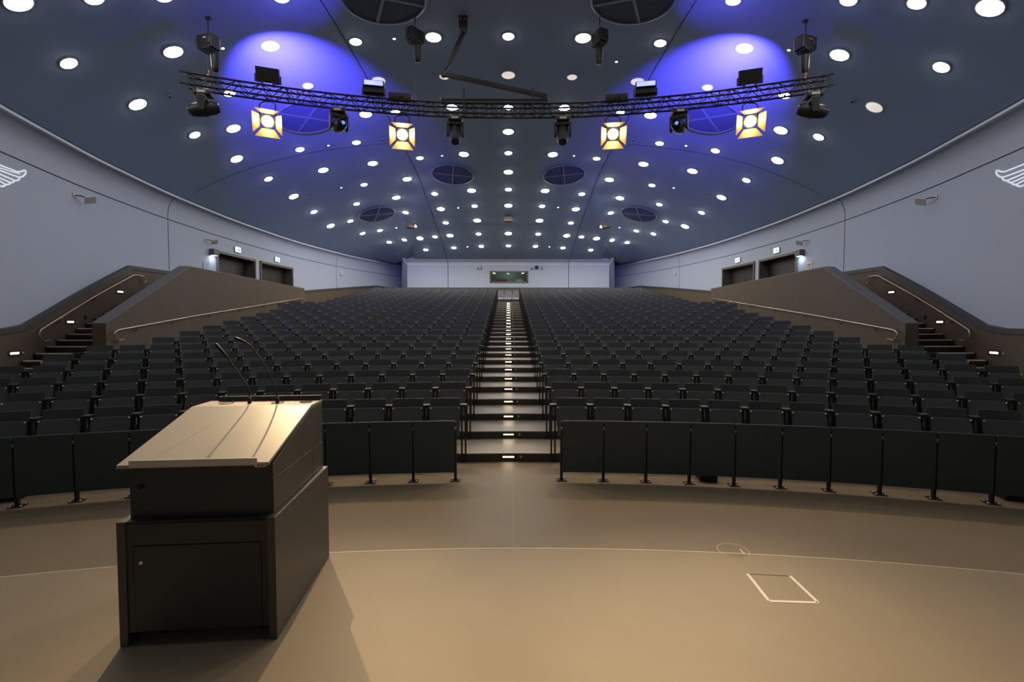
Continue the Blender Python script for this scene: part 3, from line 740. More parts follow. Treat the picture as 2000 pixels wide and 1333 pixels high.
# small star LEDs, smoke sensors, ceiling spots
STARS = [(435, 93.5, 'beside the outer left hoist'), (770, 75, 'left of the inner left hoist'), (641.5, 284, 'below the left blue-lensed moving head'), (863.5, 304, 'above the nearer left ceiling vent'), (666.5, 366.5, 'left of the nearer left vent, in open ceiling'),
         (895, 406, 'below the nearer left vent, near the centre line'), (774, 445, 'below the farther left vent'), (913, 482, 'in the last light row left of centre'), (1204, 120, 'right of the inner right hoist'), (1541, 97, 'beside the outer right hoist'),
         (1340, 284.5, 'below the right blue-lensed moving head'), (1121, 304, 'above the nearer right ceiling vent'), (1316, 367, 'right of the nearer right vent, in open ceiling'), (1090, 405, 'below the nearer right vent, near the centre line'), (1210, 444.5, 'below the farther right vent'), (1073, 482, 'in the last light row right of centre')]
sp = None
for px, py, lb in STARS:
    P = dome_hit(px, py)
    if sp is None:
        sp = obj('pinpoint_light', MB().lathe([(.030, .01), (.040, .0), (.040, -.006), (.026, -.008)], 16, caps=False), M_ring); obj('led', MB().lathe([(0, -.012), (.022, -.0105), (.030, -.008)], 14), M_star, sp); o = sp
    else: o = copy_tree(sp)
    o.matrix_world = dome_M(P.x, P.y, .002); tag(o, 'pinpoint white ceiling light ' + lb, 'light', 'pinpoint ceiling lights')
sp = None
for px, py, lb in [(331, 187, 'left of the left truss end'), (1665, 197, 'right of the right truss end'), (749, 272, 'left of the inner left fresnel lamp'), (1236, 273, 'right of the inner right fresnel lamp'), (601, 378, 'near the left cove among far lights'), (1386, 377, 'near the right cove among far lights')]:
    P = dome_hit(px, py)
    if sp is None:
        sp = obj('ceiling_sensor', MB().lathe([(.055, .0), (.055, -.012), (.04, -.02)], 18), M_ceil); obj('sensor_eye', MB().lathe([(.022, -.018), (.022, -.045), (.01, -.055), (0, -.056)], 14), M_black, sp); o = sp
    else: o = copy_tree(sp)
    o.matrix_world = dome_M(P.x, P.y, .0); tag(o, 'small dark ceiling sensor ' + lb, 'sensor', 'ceiling sensors')
for px, py, lb in [(993, 421.5, 'on the centre line of the far ceiling'), (803, 434.5, 'left of the centre line of the far ceiling'), (1182, 434.5, 'right of the centre line of the far ceiling')]:
    P = dome_hit(px, py); M = dome_M(P.x, P.y); o = empty('ceiling_spotlight', M=M); tag(o, 'boxy dark brown spotlight hung ' + lb, 'spotlight', 'boxy spotlights under the far ceiling')
    obj('mount', MB().box(-.03, .03, -.03, .03, -.10, 0), M_black, o); obj('housing', MB().box(-.20, .20, -.14, .14, -.30, -.08), mat('brown_housing', (.07, .045, .025), .5), o, bevel=.02); obj('shade_flap', MB().box(-.21, .21, -.15, -.14, -.34, -.20), M_black, o)

# circular ceiling vents
def vent_proto():
    r = .80
    o = empty('ceiling_vent')
    mb = MB(); mb.lathe([(r, .02), (r + .035, .0), (r + .035, -.012), (r, -.016), (r - .012, -.004)], 64, caps=False); obj('vent_frame', mb, M_ventbar, o)
    mb = MB(); mb.lathe([(0, .012), (r, .012)], 64)
    ny = 44
    for i in range(ny):
        y = -r + 2 * r * (i + .5) / ny; x = math.sqrt(max(0, (r - .01) ** 2 - y * y)); mb.box(-x, x, y - .006, y + .006, .0, .012)
    obj('louvre_grille', mb, M_vent, o)
    for a in (0, PI / 2):
        mb = MB(); mb.box(-r, r, -.028, .028, -.008, .006, 0, Matrix.Rotation(a, 4, 'Z')); obj('cross_bar', mb, M_ventbar, o)
    return o
vp = None
for px, py, spin, lb in [(748, -9, .42, 'large round ceiling vent at the top edge, left of centre'), (1238, -9, -.42, 'large round ceiling vent at the top edge, right of centre'),
                         (601, 226, .80, 'round ceiling vent in blue light behind the left part of the truss'), (1385, 226, -.80, 'round ceiling vent in blue light behind the right part of the truss'),
                         (884.5, 340, .16, 'round dark ceiling vent left of the centre line, nearer pair'), (1101.5, 341, -.16, 'round dark ceiling vent right of the centre line, nearer pair'),
                         (736, 417, .45, 'round dark ceiling vent far left, farther pair'), (1248, 417, -.45, 'round dark ceiling vent far right, farther pair')]:
    P = dome_hit(px, py)
    if vp is None: vp = vent_proto(); o = vp
    else: o = copy_tree(vp)
    M0 = dome_M(P.x, P.y, 0, spin); off = .03
    for q in np.linspace(0, 2 * PI, 24, endpoint=False):
        W_ = M0 @ Vector((.84 * math.cos(q), .84 * math.sin(q), 0)); off = max(off, W_.z - dome_z(W_.x, W_.y) + .03)
    o.matrix_world = dome_M(P.x, P.y, off, spin); tag(o, lb, 'vent', 'round ceiling vents')

# ---------------------------------------------------------------- truss
TY, TR, TZ, TS = 9.72, 15.5, 6.54, .20          # front top chord; centre of arc (0, TY-TR)
TA = math.asin(5.98 / TR)
def tp(a, k_, z): return Vector(((TR + k_) * math.sin(a), TY - TR + (TR + k_) * math.cos(a), z))
def t_at(px, k_=TS / 2):   # arc angle seen at an image column
    lo, hi = -.45, .45
    for _ in range(50):
        m = (lo + hi) / 2
        if pxof(tp(m, k_, TZ))[0] < px: lo = m
        else: hi = m
    return lo
tr = empty('lighting_truss', (0, TY, TZ)); tag(tr, 'long curved black lattice truss hanging below the ceiling', 'truss')
OFF = Vector((0, -TY, -TZ))
angs = list(np.linspace(-TA, TA, 61))
for k_, z in ((0, TZ), (TS, TZ), (0, TZ - TS), (TS, TZ - TS)):
    e = .0 if k_ == 0 else .006
    mb = MB(); mb.tube([tp(a, k_, z) + OFF for a in np.linspace(-TA + e, TA - e, 61)], .020, 8); obj('chord', mb, M_truss, tr)
nb = 60; az = list(np.linspace(-TA + .006, TA - .006, nb + 1))
faces = [((0, TZ), (0, TZ - TS)), ((TS, TZ), (TS, TZ - TS)), ((0, TZ), (TS, TZ)), ((0, TZ - TS), (TS, TZ - TS))]
for A, B in faces:
    mb = MB()
    for i in range(nb):
        p, q = (A, B) if i % 2 == 0 else (B, A)
        mb.tube([tp(az[i], *p) + OFF, tp(az[i + 1], *q) + OFF], .0085, 5, caps=False)
    obj('lattice', mb, M_truss, tr)
for px in (366, 570, 755, 918, 1068, 1231, 1416, 1620):
    a0 = t_at(px, 0)
    for da in ((-.006, .006) if 400 < px < 1600 else (0,)):
        mb = MB(); c_ = [tp(a0 + da, 0, TZ), tp(a0 + da, TS, TZ), tp(a0 + da, TS, TZ - TS), tp(a0 + da, 0, TZ - TS)]
        for i in range(4): mb.tube([c_[i] + OFF, c_[(i + 1) % 4] + OFF], .008, 5, caps=False)
        obj('end_frame', mb, M_truss, tr)

# ---------------------------------------------------------------- chain hoists
def hoist(px, by, spin, tx, bag, lb):
    a = t_at(px, TS / 2); base = tp(a, TS / 2, TZ); zc = at_y(px, by, base.y).z - TZ
    zt = dome_z(base.x, base.y) - TZ - .003
    o = empty('chain_hoist', base); tag(o, lb, 'hoist', 'chain hoists above the truss')
    S = Matrix.Rotation(spin, 4, 'Z')
    mb = MB(); mb.box(-.17, .17, -.10, .10, zc - .11, zc + .13, 0, S); mb.box(-.13, .13, -.115, .115, zc - .14, zc - .11, 0, S); mb.box(.06, .15, -.12, .12, zc - .06, zc + .09, 0, S)
    obj('motor_body', mb, M_black, o, bevel=.012)
    mb = MB(); mb.tube([(0, 0, zc + .12), (0, 0, zt)], .010, 6); mb.tube([(.03 * math.cos(q), 0, zc + .17 + .03 * math.sin(q)) for q in np.linspace(0, 2 * PI, 13)], .008, 6, caps=False); mb.box(-.06, .06, -.04, .04, zt - .015, zt)
    obj('hanging_hook', mb, M_steel_dark, o)
    mb = MB(); mb.tube([S @ Vector(p) for p in ((-.16, -.05, zc + .10), (-.25, -.05, zc + .09), (-.24, -.06, zc - .03), (-.13, -.06, zc - .07))], .007, 6); obj('cable_loop', mb, M_cable, o)
    mb = MB(); bx = bag; mb.lathe([(.0, zc - .50), (.05, zc - .495), (.075, zc - .42), (.085, zc - .16)], 10, 0, Matrix.Translation((bx, .03, 0)) @ Matrix.Diagonal((1, .75, 1, 1))); obj('chain_bag', mb, M_steel_dark, o)
    mb = MB(); nn_ = max(4, int((zc - .2) / .035)); zz = np.linspace(.03, zc - .12, nn_ + 1)
    mb.tube([(0, -.02, z) for z in zz], .006, 5); obj('chain', mb, M_chain, o)
    mb = MB(); mb.tube([(0, -.02, .14), (.012, -.02, .10), (-.010, -.02, .07)], .012, 6, 0); mb.tube([(0, -.02, .06), (0, -.02, .02)], .016, 6, 1); obj('load_hook', mb, [M_red, M_bolt], o)
    mb = MB()
    if tx: mb.box(-.02, .09, -.1025, -.099, zc + .055, zc + .075, 0, S); obj('maker_plate', mb, M_white if tx == 1 else M_red, o)
hoist(409, 86, -.25, 1, .10, 'chain hoist above the left end of the truss, with cable loop')
hoist(812, 72, .85, 0, .04, 'chain hoist left of centre, seen corner on, left of a bright downlight')
hoist(1170, 76, -1.15, 2, .0, 'chain hoist right of centre, right of a bright downlight')
hoist(1571, 88, .30, 2, .02, 'chain hoist above the right end of the truss')

# ---------------------------------------------------------------- LED wash battens on the truss
def light_area(name, loc, target, sx, sy, power, col, spread=PI):
    l = bpy.data.lights.new(name, 'AREA'); l.shape = 'RECTANGLE'; l.size = sx; l.size_y = sy; l.energy = power; l.color = col; l.spread = spread
    o = bpy.data.objects.new(name, l); C.objects.link(o); o.location = loc
    o.rotation_euler = (Vector(target) - Vector(loc)).to_track_quat('-Z', 'Y').to_euler(); return o
def batten(px, face, lb, power, aim):
    a = t_at(px, .02); base = tp(a, .06, TZ + .02)
    o = empty('wash_light', base, -a); tag(o, lb, 'stage light', 'wash lights standing on the truss')
    tilt = R_(-6) if face < 0 else R_(24)
    T = Matrix.Translation((0, 0, .20)) @ Matrix.Rotation(tilt, 4, 'X')
    mb = MB(); mb.box(-.205, .205, -.075, .075, -.13, .13, 0, T); obj('housing', mb, M_black, o, bevel=.01)
    yf = -.078 if face < 0 else .078
    mb = MB(); mb.box(-.185, .185, min(yf, yf - .004 * (1 if face > 0 else -1)), max(yf, yf + .004 * (1 if face > 0 else -1)), .01, .115, 0, T); obj('led_panel', mb, M_blue, o)
    mb = MB(); mb.box(-.205, .205, yf - .04 if face < 0 else yf, yf if face < 0 else yf + .04, -.02, -.008, 0, T); obj('shade_lip', mb, M_steel_dark, o)
    for sx in (-1, 1):
        mb = MB(); mb.bar((sx * .222, 0, .20), (sx * .222, 0, .06), .02, .04); mb.bar((sx * .222, 0, .065), (sx * .08, 0, .05), .04, .012); obj('yoke_arm', mb, M_steel_dark, o)
    for sx in (-1, 1):
        mb = MB(); mb.box(sx * .1 - .02, sx * .1 + .02, -.03, .03, -.010, .06); obj('clamp', mb, M_steel_dark, o)
    Mo = Matrix.Translation(base) @ Matrix.Rotation(-a, 4, 'Z')
    p = Mo @ (T @ Vector((0, yf + (.03 if face > 0 else -.03), .06)))
    light_area('wash_beam', p, aim, .34, .09, power, (.135, .085, 1.0), R_(78))
PB = 150
batten(523, 1, 'wash light at the far left of the truss, its blue beam facing away', PB * 1.6, (-5.25, 11.7, 8.05))
batten(730, -1, 'wash light left of centre on the truss, showing a glowing blue panel', PB * .10, (-4.6, 8.7, 8.1))
batten(1261, -1, 'wash light right of centre on the truss, showing a glowing blue panel', PB * .10, (4.6, 8.7, 8.1))
batten(1465, 1, 'wash light at the far right of the truss, its blue beam facing away', PB * 1.6, (5.25, 11.7, 8.05))

# ---------------------------------------------------------------- fresnel lamps with barn doors
def spot(name, loc, target, power, col, size, blend, radius):
    l = bpy.data.lights.new(name, 'SPOT'); l.energy = power; l.color = col; l.spot_size = size; l.spot_blend = blend; l.shadow_soft_size = radius
    o = bpy.data.objects.new(name, l); C.objects.link(o); o.location = loc
    o.rotation_euler = (Vector(target) - Vector(loc)).to_track_quat('-Z', 'Y').to_euler(); return o
def fresnel(px, py, target, power, lb):
    a = t_at(px, TS / 2); top = tp(a, TS / 2, TZ - TS); c = at_y(px, py, top.y)
    o = empty('fresnel_spotlight', c); tag(o, lb, 'stage light', 'fresnel lamps under the truss')
    d = (Vector(target) - c).normalized()
    Q = d.to_track_quat('-Y', 'Z').to_matrix().to_4x4()      # local -Y looks along the beam
    mb = MB(); mb.lathe([(.0, .262), (.09, .25), (.115, .20), (.12, .0), (.135, -.02), (.135, -.05)], 24, 0, Q @ Matrix.Rotation(-PI / 2, 4, 'X')); mb2 = mb
    obj('housing', mb, M_black, o)
    mb = MB(); mb.lathe([(0, -.062), (.06, -.060), (.105, -.052)], 24, 0, Q @ Matrix.Rotation(PI / 2, 4, 'X') @ Matrix.Rotation(PI, 4, 'X')); 
    obj('lens', mb, M_fres, o)
    for s_ in range(4):
        Rr = Matrix.Rotation(s_ * PI / 2, 4, 'Y'); wd = .20 if s_ % 2 == 0 else .17
        vs = [(-.11, -.05, .135), (.11, -.05, .135), (wd + .02, -.24, .25), (-wd - .02, -.24, .25), (-.11, -.054, .137), (.11, -.054, .137), (wd + .02, -.244, .252), (-wd - .02, -.244, .252)]
        mb = MB(); mb.add([Q @ (Rr @ Vector(v)) for v in vs], [(0, 1, 2, 3), (7, 6, 5, 4), (0, 4, 5, 1), (1, 5, 6, 2), (2, 6, 7, 3), (3, 7, 4, 0)]); obj('barn_door', mb, M_barn, o)
    hz = top.z - c.z
    mb = MB(); x = .155; mb.tube([(x, 0, 0), (x, 0, hz - .12), (x * .6, 0, hz - .07), (0, 0, hz - .06), (-x * .6, 0, hz - .07), (-x, 0, hz - .12), (-x, 0, 0)], .011, 8); obj('yoke', mb, M_steel_dark, o)
    mb = MB(); mb.box(-.02, .02, -.025, .025, hz - .07, hz - .010); obj('hook_clamp', mb, M_steel_dark, o)
    spot('fresnel_beam', c + d * .10, target, power, (1.0, .72, .38), R_(33), 1.0, .04)
    spot('fresnel_spill', c + d * .10, target, power * .21, (1.0, .72, .38), R_(76), .5, .04)
PF = 1450
fresnel(523, 236, (-.9, .7, 0), PF, 'lit fresnel lamp under the truss, far left, barn doors glowing yellow')
fresnel(786, 262, (-.4, .6, 0), PF, 'lit fresnel lamp under the truss, left of centre')
fresnel(1197, 261, (.9, .6, 0), PF, 'lit fresnel lamp under the truss, right of centre')
fresnel(1465, 236, (1.2, .7, 0), PF, 'lit fresnel lamp under the truss, far right, barn doors glowing yellow')

# ---------------------------------------------------------------- moving heads
def moving_head(px, pan, tilt, lens_m, lb):
    a = t_at(px, TS / 2); base = tp(a, TS / 2, TZ - TS - .02)
    o = empty('moving_head_spotlight', base, -a * .5); tag(o, lb, 'stage light', 'moving heads under the truss')
    mb = MB(); mb.box(-.15, .15, -.11, .11, -.125, -.03); obj('base_box', mb, M_black, o, bevel=.025, seg=3)
    mb = MB(); mb.box(-.07, .07, -.114, -.108, -.10, -.055); obj('display', mb, mat('display_grey', (.45, .45, .45), .4), o)
    for sx in (-1, 1):
        mb = MB(); mb.box(sx * .09 - .015, sx * .09 + .015, -.03, .03, -.035, .011); obj('clamp', mb, M_alu, o)
    P = Matrix.Rotation(pan, 4, 'Z')
    mb = MB(); mb.lathe([(.07, -.125), (.085, -.14), (.085, -.155)], 20, 0, P); mb.box(-.175, .175, -.07, .07, -.20, -.15, 0, P)
    for sx in (-1, 1): mb.prism([(-.075, -.16), (.075, -.16), (.06, -.40), (.03, -.44), (-.03, -.44), (-.06, -.40)], 'x', min(sx * .135, sx * .178), max(sx * .135, sx * .178), 0, P)
    yk = obj('yoke', mb, M_steel_dark, o, bevel=.008)
    Hm = P @ Matrix.Translation((0, 0, -.36)) @ Matrix.Rotation(tilt, 4, 'X')      # head axis: local -Y = front
    mb = MB(); mb.lathe([(.0, -.27), (.06, -.262), (.105, -.215), (.124, -.11), (.127, .06), (.115, .18), (.092, .235), (.085, .255)], 24, 0, Hm @ Matrix.Rotation(PI / 2, 4, 'X') @ Matrix.Diagonal((1, 1.0, 1, 1)))
    hd = obj('lamp_head', mb, M_black, o)
    mb = MB(); mb.lathe([(.075, .2555), (.04, .264), (0, .267)], 24, 0, Hm @ Matrix.Rotation(PI / 2, 4, 'X')); obj('front_lens', mb, M_lens, hd)
    if lens_m is M_blue2:
        mb = MB(); mb.lathe([(.036, .2655), (.02, .270), (0, .272)], 18, 0, Hm @ Matrix.Translation((.02, 0, .012)) @ Matrix.Rotation(PI / 2, 4, 'X')); obj('lens_glint', mb, M_blue2, hd)  # blue glint on the dark lens, put in as a small glowing disc
moving_head(397, R_(97), R_(-14), M_lens, 'moving head under the left end of the truss, its rounded head side on')
moving_head(661, R_(28), R_(8), M_blue2, 'moving head left of centre under the truss, with blue-lit lens')
moving_head(889, R_(4), R_(62), M_lens, 'moving head under the truss just left of the centre line')
moving_head(1099, R_(-4), R_(62), M_lens, 'moving head under the truss just right of the centre line')
moving_head(1327, R_(-28), R_(8), M_blue2, 'moving head right of centre under the truss, with blue-lit lens')
moving_head(1589, R_(-97), R_(-14), M_lens, 'moving head under the right end of the truss, its rounded head side on')

# ---------------------------------------------------------------- cable arm, rails and boxes on the truss
YA = 9.86
A0, A1, A2 = at_y(905, 62, YA), at_y(866, 145, YA), at_y(1069, 189, YA)
zc_ = dome_z(A0.x, YA)
o = empty('cable_arm', (A0.x, YA, zc_)); tag(o, 'folding black cable arm from ceiling down to the truss centre', 'cable arm')
W = Vector((A0.x, YA, zc_))
mb = MB(); mb.box(-.09, .09, -.07, .07, -.24, -.002); obj('ceiling_bracket', mb, M_black, o, bevel=.008)
mb = MB(); [mb.box(x - .02, x + .02, -.075, -.07, -.09, -.06) for x in (-.045, .05)]; obj('red_cover', mb, M_red, o)
mb = MB(); mb.bar(A0 - W, A1 - W, .05, .07); obj('upper_arm', mb, M_truss, o, bevel=.006)
mb = MB(); mb.tube([A0 - W + Vector((.05, -.03, 0)), (A0 + A1) / 2 - W + Vector((.06, -.03, 0)), A1 - W + Vector((.04, -.03, .05))], .010, 6); mb.tube([A0 - W + Vector((.07, -.02, 0)), (A0 + A1) / 2 - W + Vector((.085, -.02, -.03)), A1 - W + Vector((.06, -.03, .08))], .007, 6); obj('cable_bundle', mb, M_cable, o)
mb = MB(); mb.bar(A1 - W, A2 - W, .07, .085); obj('lower_arm', mb, M_truss, o, bevel=.006)
mb = MB(); mb.lathe([(.06, -.05), (.06, .05)], 18, 0, Matrix.Translation(A1 - W) @ Matrix.Rotation(PI / 2, 4, 'X')); obj('elbow_joint', mb, M_black, o)
for (Yr, z_px, lb) in ((TY - .06, 194.5, 'upper black rail lying along the top of the truss centre'), (TY + .18, 201.5, 'lower black rail lying along the top of the truss centre, behind the other')):
    p0, p1 = at_y(861, z_px, Yr), at_y(1071, z_px, Yr); z = max(p0.z, TZ + .038)
    r = empty('truss_rail', (0, Yr, z)); tag(r, lb, 'rail'); mb = MB(); mb.box(p0.x, p1.x, -.025, .025, -.017, .017); obj('profile', mb, M_truss, r, bevel=.004)
    for x in (p0.x, p1.x): mb = MB(); mb.box(x - .005, x + .005, -.027, .027, -.019, .019); obj('end_cap', mb, M_alu, r)
for px, py0, lb in ((906, 172, 'flat upright bracket on the truss left of centre'), (1041, 172, 'flat upright bracket on the truss right of centre')):
    p = at_y(px, py0, TY - .10); o = empty('upright_bracket', (p.x, TY - .10, TZ - TS)); tag(o, lb, 'bracket', 'upright brackets at the truss centre')
    mb = MB(); mb.box(-.016, .016, -.008, .008, 0, p.z - TZ + TS); obj('bar', mb, M_steel_dark, o); mb = MB(); mb.box(-.02, .02, -.012, .040, TS - .01, TS + .03); obj('clamp', mb, M_black, o)
for px, lb in ((782, 'small dark control box on the truss left of centre'), (1203, 'small dark control box on the truss right of centre')):
    a = t_at(px, TS / 2); p = tp(a, .05, TZ + .022); o = empty('control_box', p, -a); tag(o, lb, 'control box', 'control boxes on the truss')
    mb = MB(); mb.box(-.23, .23, -.06, .10, .0, .115); obj('housing', mb, M_steel_dark, o, bevel=.006)
    for i in range(4): mb = MB(); mb.box(-.18 + i * .11, -.13 + i * .11, -.075, -.058, .03, .08); obj('socket', mb, M_black, o)
    mb = MB(); mb.tube([(-.1, -.07, .05), (-.12, -.10, .02), (-.04, -.10, .015), (.08, -.08, .05)], .008, 6); obj('patch_cable', mb, M_cable, o)

# ---------------------------------------------------------------- things on the side walls
SD = {-1: 'left', 1: 'right'}
for sg in (-1, 1):
    for Y, z, lb in ((8.25, 1.41, 'lowest'), (9.70, 1.98, 'middle'), (11.35, 2.73, 'topmost')):
        M = wall_frame(Y, sg, z, .100); o = empty('stair_wall_light', M=M); tag(o, 'lit recessed wall light along the %s side stair, %s of three' % (SD[sg], lb), 'light', 'wall lights along the side stairs')
        mb = MB(); mb.box(-.14, .14, -.008, .002, -.05, .05); obj('faceplate', mb, M_blackm, o); mb = MB(); mb.box(-.095, .095, -.014, -.007, -.016, .016); obj('led_strip', mb, M_wallled, o)
        M = wall_frame(Y + .20 * (1 if sg < 0 else -1), sg, z - .005, .100); b = empty('wall_button', M=M); tag(b, 'small round metal button beside the %s wall light of the %s stair' % (lb, SD[sg]), 'button', 'round buttons beside the stair lights')
        mb = MB(); mb.lathe([(.018, 0), (.018, .007), (.010, .011)], 14, 0, Matrix.Rotation(PI / 2, 4, 'X')); obj('button_cap', mb, M_alu, b)
    M = wall_frame(10.17, sg, 2.09, .10); o = empty('wall_socket', M=M); tag(o, 'small black socket on the dado of the %s side stair' % SD[sg], 'socket')
    mb = MB(); mb.box(-.035, .035, -.012, 0, -.035, .035); obj('cover', mb, M_black, o, bevel=.004); obj('lid', MB().box(-.028, .028, -.02, -.012, -.02, .025), M_blackm, o)
    # tilting white sensors on arms
    for Y, z, lb in ((10.12, 4.74, 'nearer'), (15.35, 4.73, 'by the doors')):
        M = wall_frame(Y, sg, z); o = empty('wall_antenna', M=M); tag(o, 'white tilted wall antenna on short arm, %s wall, %s' % (SD[sg], 'nearer the stage' if lb == 'nearer' else 'above the door corner'), 'antenna', 'tilted wall antennas')
        e = 1 if sg < 0 else -1
        mb = MB(); mb.box(-.045, .045, -.02, 0, -.05, .05); obj('wall_plate', mb, M_beige, o, bevel=.006)
        mb = MB(); mb.tube([(0, -.01, 0), (e * .02, -.11, .0), (e * .10, -.16, -.01)], .012, 8); obj('arm', mb, M_steel_dark, o)
        T = Matrix.Translation((e * .20, -.19, -.035)) @ Matrix.Rotation(R_(-38), 4, 'X') @ Matrix.Rotation(R_(14 * e), 4, 'Y') @ Matrix.Rotation(R_(45), 4, 'Z')
        mb = MB(); mb.box(-.105, .105, -.105, .105, -.016, .016, 0, T); obj('antenna_panel', mb, M_white, o, bevel=.012)
    M = wall_frame(24.87, sg, 4.67); o = empty('wall_speaker', M=M); tag(o, 'small white box high on the far %s wall' % SD[sg], 'speaker', 'white boxes on the far walls')
    mb = MB(); mb.box(-.09, .09, -.07, 0, -.12, .12); obj('case', mb, M_white, o, bevel=.02); mb = MB(); mb.box(-.07, .07, -.074, -.069, -.10, .10); obj('front_grille', mb, M_beige, o)
    # exit signs
    for Y, lb in ((17.16, 'nearer'), (19.80, 'farther')):
        M = wall_frame(Y, sg, 4.69); o = empty('exit_sign', M=M); tag(o, 'lit green and white running man exit sign above the %s %s door' % (lb, SD[sg]), 'exit sign', 'exit signs above the side doors')
        mb = MB(); mb.box(-.17, .17, -.05, 0, -.10, .10); obj('case', mb, M_alu, o, bevel=.004); mb = MB(); mb.box(-.16, .16, -.055, -.049, -.09, .09); pn_ = obj('lit_face', mb, M_exit, o)
        mb = MB(); yq = (-.059, -.055)
        mb.box(.02, .08, *yq, -.06, .06); mb.prism([(-.12, .02), (-.06, .02), (-.06, .05), (-.02, 0), (-.06, -.05), (-.06, -.02), (-.12, -.02)], 'y', *yq)
        mb.prism([(.095, .03), (.13, .03), (.125, -.01), (.15, -.06), (.13, -.06), (.11, -.02), (.09, -.06), (.075, -.05), (.10, 0)], 'y', *yq); mb.lathe([(.014, 0), (.014, .004)], 10, 0, Matrix.Translation((.115, -.055, .05)) @ Matrix.Rotation(PI / 2, 4, 'X'))
        obj('running_man', mb, M_green, pn_)
    # lamp box at the door corner
    M = wall_frame(15.70, sg, 4.36, .012); o = empty('door_lamp', M=M); tag(o, 'grey box lamp shining down beside the nearer %s door' % SD[sg], 'lamp', 'box lamps beside the side doors')
    mb = MB(); mb.box(-.15, .15, -.16, 0, -.10, .11); obj('housing', mb, M_cap, o, bevel=.006); mb = MB(); mb.box(-.10, .10, -.12, -.03, -.106, -.098); obj('led_panel', mb, M_cool, o)
    light_area('door_lamp_beam', M @ Vector((0, -.08, -.12)), M @ Vector((0, -.02, -1.0)), .18, .08, 1.6, (.75, .88, 1.0))
    # wing emblem
    W = [[(-70, 296), (-30, 311), (0, 323), (18, 330), (32, 335.5), (40, 335.5), (46, 333), (49, 333.5), (49.6, 337), (47.5, 341.5), (43, 345), (37, 346.5)], [(-70, 303), (-30, 317), (0, 328.5), (20, 335), (38, 340)],
         [(-70, 308), (-30, 322), (0, 333.5), (20, 341), (36, 346.5)], [(37.5, 347), (36, 351), (32, 353), (27, 352.5), (10, 345.5), (0, 341), (-30, 328), (-70, 313)],
         [(27, 353), (25, 356), (20, 357), (10, 353), (0, 348.5), (-30, 336), (-70, 320)], [(19, 357), (17, 360), (11, 361.2), (0, 355), (-30, 343), (-70, 327)], [(10, 361), (7, 363.6), (2, 364.6), (-10, 360), (-40, 348), (-70, 336)], [(-70, 296), (-79, 303), (-83, 314), (-80, 327), (-70, 336)]]
    P0, _ = wall_hit(30 if sg < 0 else 1996 - 30, 340)
    o = empty('wing_emblem', P0); tag(o, 'white outlined wing emblem on the %s wall at the frame edge' % SD[sg], 'emblem', 'wing emblems on the side walls')
    for i, ln in enumerate(W):
        if sg > 0 and i == 1: continue
        pts = []; ns = []
        for j in range(len(ln) - 1):
            for t in (0, .5): pts.append((ln[j][0] * (1 - t) + ln[j + 1][0] * t, ln[j][1] * (1 - t) + ln[j + 1][1] * t))
        pts.append(ln[-1]); Q = []
        for px, py in pts:
            P, _ = wall_hit(px if sg < 0 else 1996 - px, py); Y = P.y; Q.append(wall_pt(Y, sg, P.z, .003) - P0); ns.append(wall_n(Y, sg))
        mb = MB(); mb.ribbon(Q, ns, .020 if i == 1 else .026, .008); obj('wing_line', mb, M_wing, o)
    # handrails: one up the side stair, one along the parapet
    o = empty('handrail', wall_pt(8.9, sg, 1.6, .17)); tag(o, 'steel handrail on the dado wall of the %s side stair' % SD[sg], 'handrail'); B = wall_pt(8.9, sg, 1.6, .17)
    path = [(9.02, 1.62), (8.88, 1.60), (8.78, 1.66), (8.74, 1.74), (8.78, 1.82)] + [(8.9 + (11.75 - 8.9) * i / 10, 1.88 + (3.18 - 1.88) * i / 10) for i in range(11)] + [(11.95, 3.20), (12.15, 3.19), (12.25, 3.13), (12.24, 3.05), (12.15, 3.02)]
    mb = MB(); mb.tube([wall_pt(y, sg, z, .17) - B for y, z in path], .0165, 10); obj('rail_tube', mb, M_rail, o)
    for y, z in ((9.3, 2.06), (10.4, 2.565), (11.5, 3.065)):
        mb = MB(); mb.tube([wall_pt(y, sg, z - .02, .17) - B, wall_pt(y, sg, z - .09, .15) - B, wall_pt(y, sg, z - .09, .101) - B], .008, 8); obj('rail_bracket', mb, M_steel_dark, o)
    def pr(y, z, i=.06): return Vector((sg * (para_x(y) - i), y, z))
    o = empty('handrail', pr(9.3, 1.6)); tag(o, 'steel handrail on the parapet beside the %s seats' % SD[sg], 'handrail'); B = pr(9.3, 1.6)
    path = [(9.52, 1.62), (9.36, 1.60), (9.26, 1.66), (9.22, 1.74), (9.30, 1.80)] + [(9.4 + (19.3 - 9.4) * i / 16, 1.82 + (3.00 - 1.82) * i / 16) for i in range(17)] + [(19.48, 2.99), (19.5, 2.93), (19.45, 2.86)]
    mb = MB(); mb.tube([pr(y, z) - B for y, z in path], .0165, 10); obj('rail_tube', mb, M_rail, o)
    for y in (9.9, 11.2, 12.8, 14.4, 16.0, 17.6, 19.1):
        z = 1.82 + (3.0 - 1.82) * (y - 9.4) / 9.9; mb = MB(); mb.tube([pr(y, z - .02) - B, pr(y, z - .09, .05) - B, pr(y, z - .09, -.002) - B], .008, 8); obj('rail_bracket', mb, M_steel_dark, o)
M = wall_frame(15.25, 1, 3.80); o = empty('notice_frame', M=M); tag(o, 'framed escape plan notice on the right wall beside the door', 'notice')
mb = MB(); mb.box(-.15, .15, -.02, 0, -.20, .20); obj('frame', mb, M_white, o); mb = MB(); mb.box(-.125, .125, -.023, -.019, -.175, .175); sh = obj('plan_sheet', mb, M_beige, o)
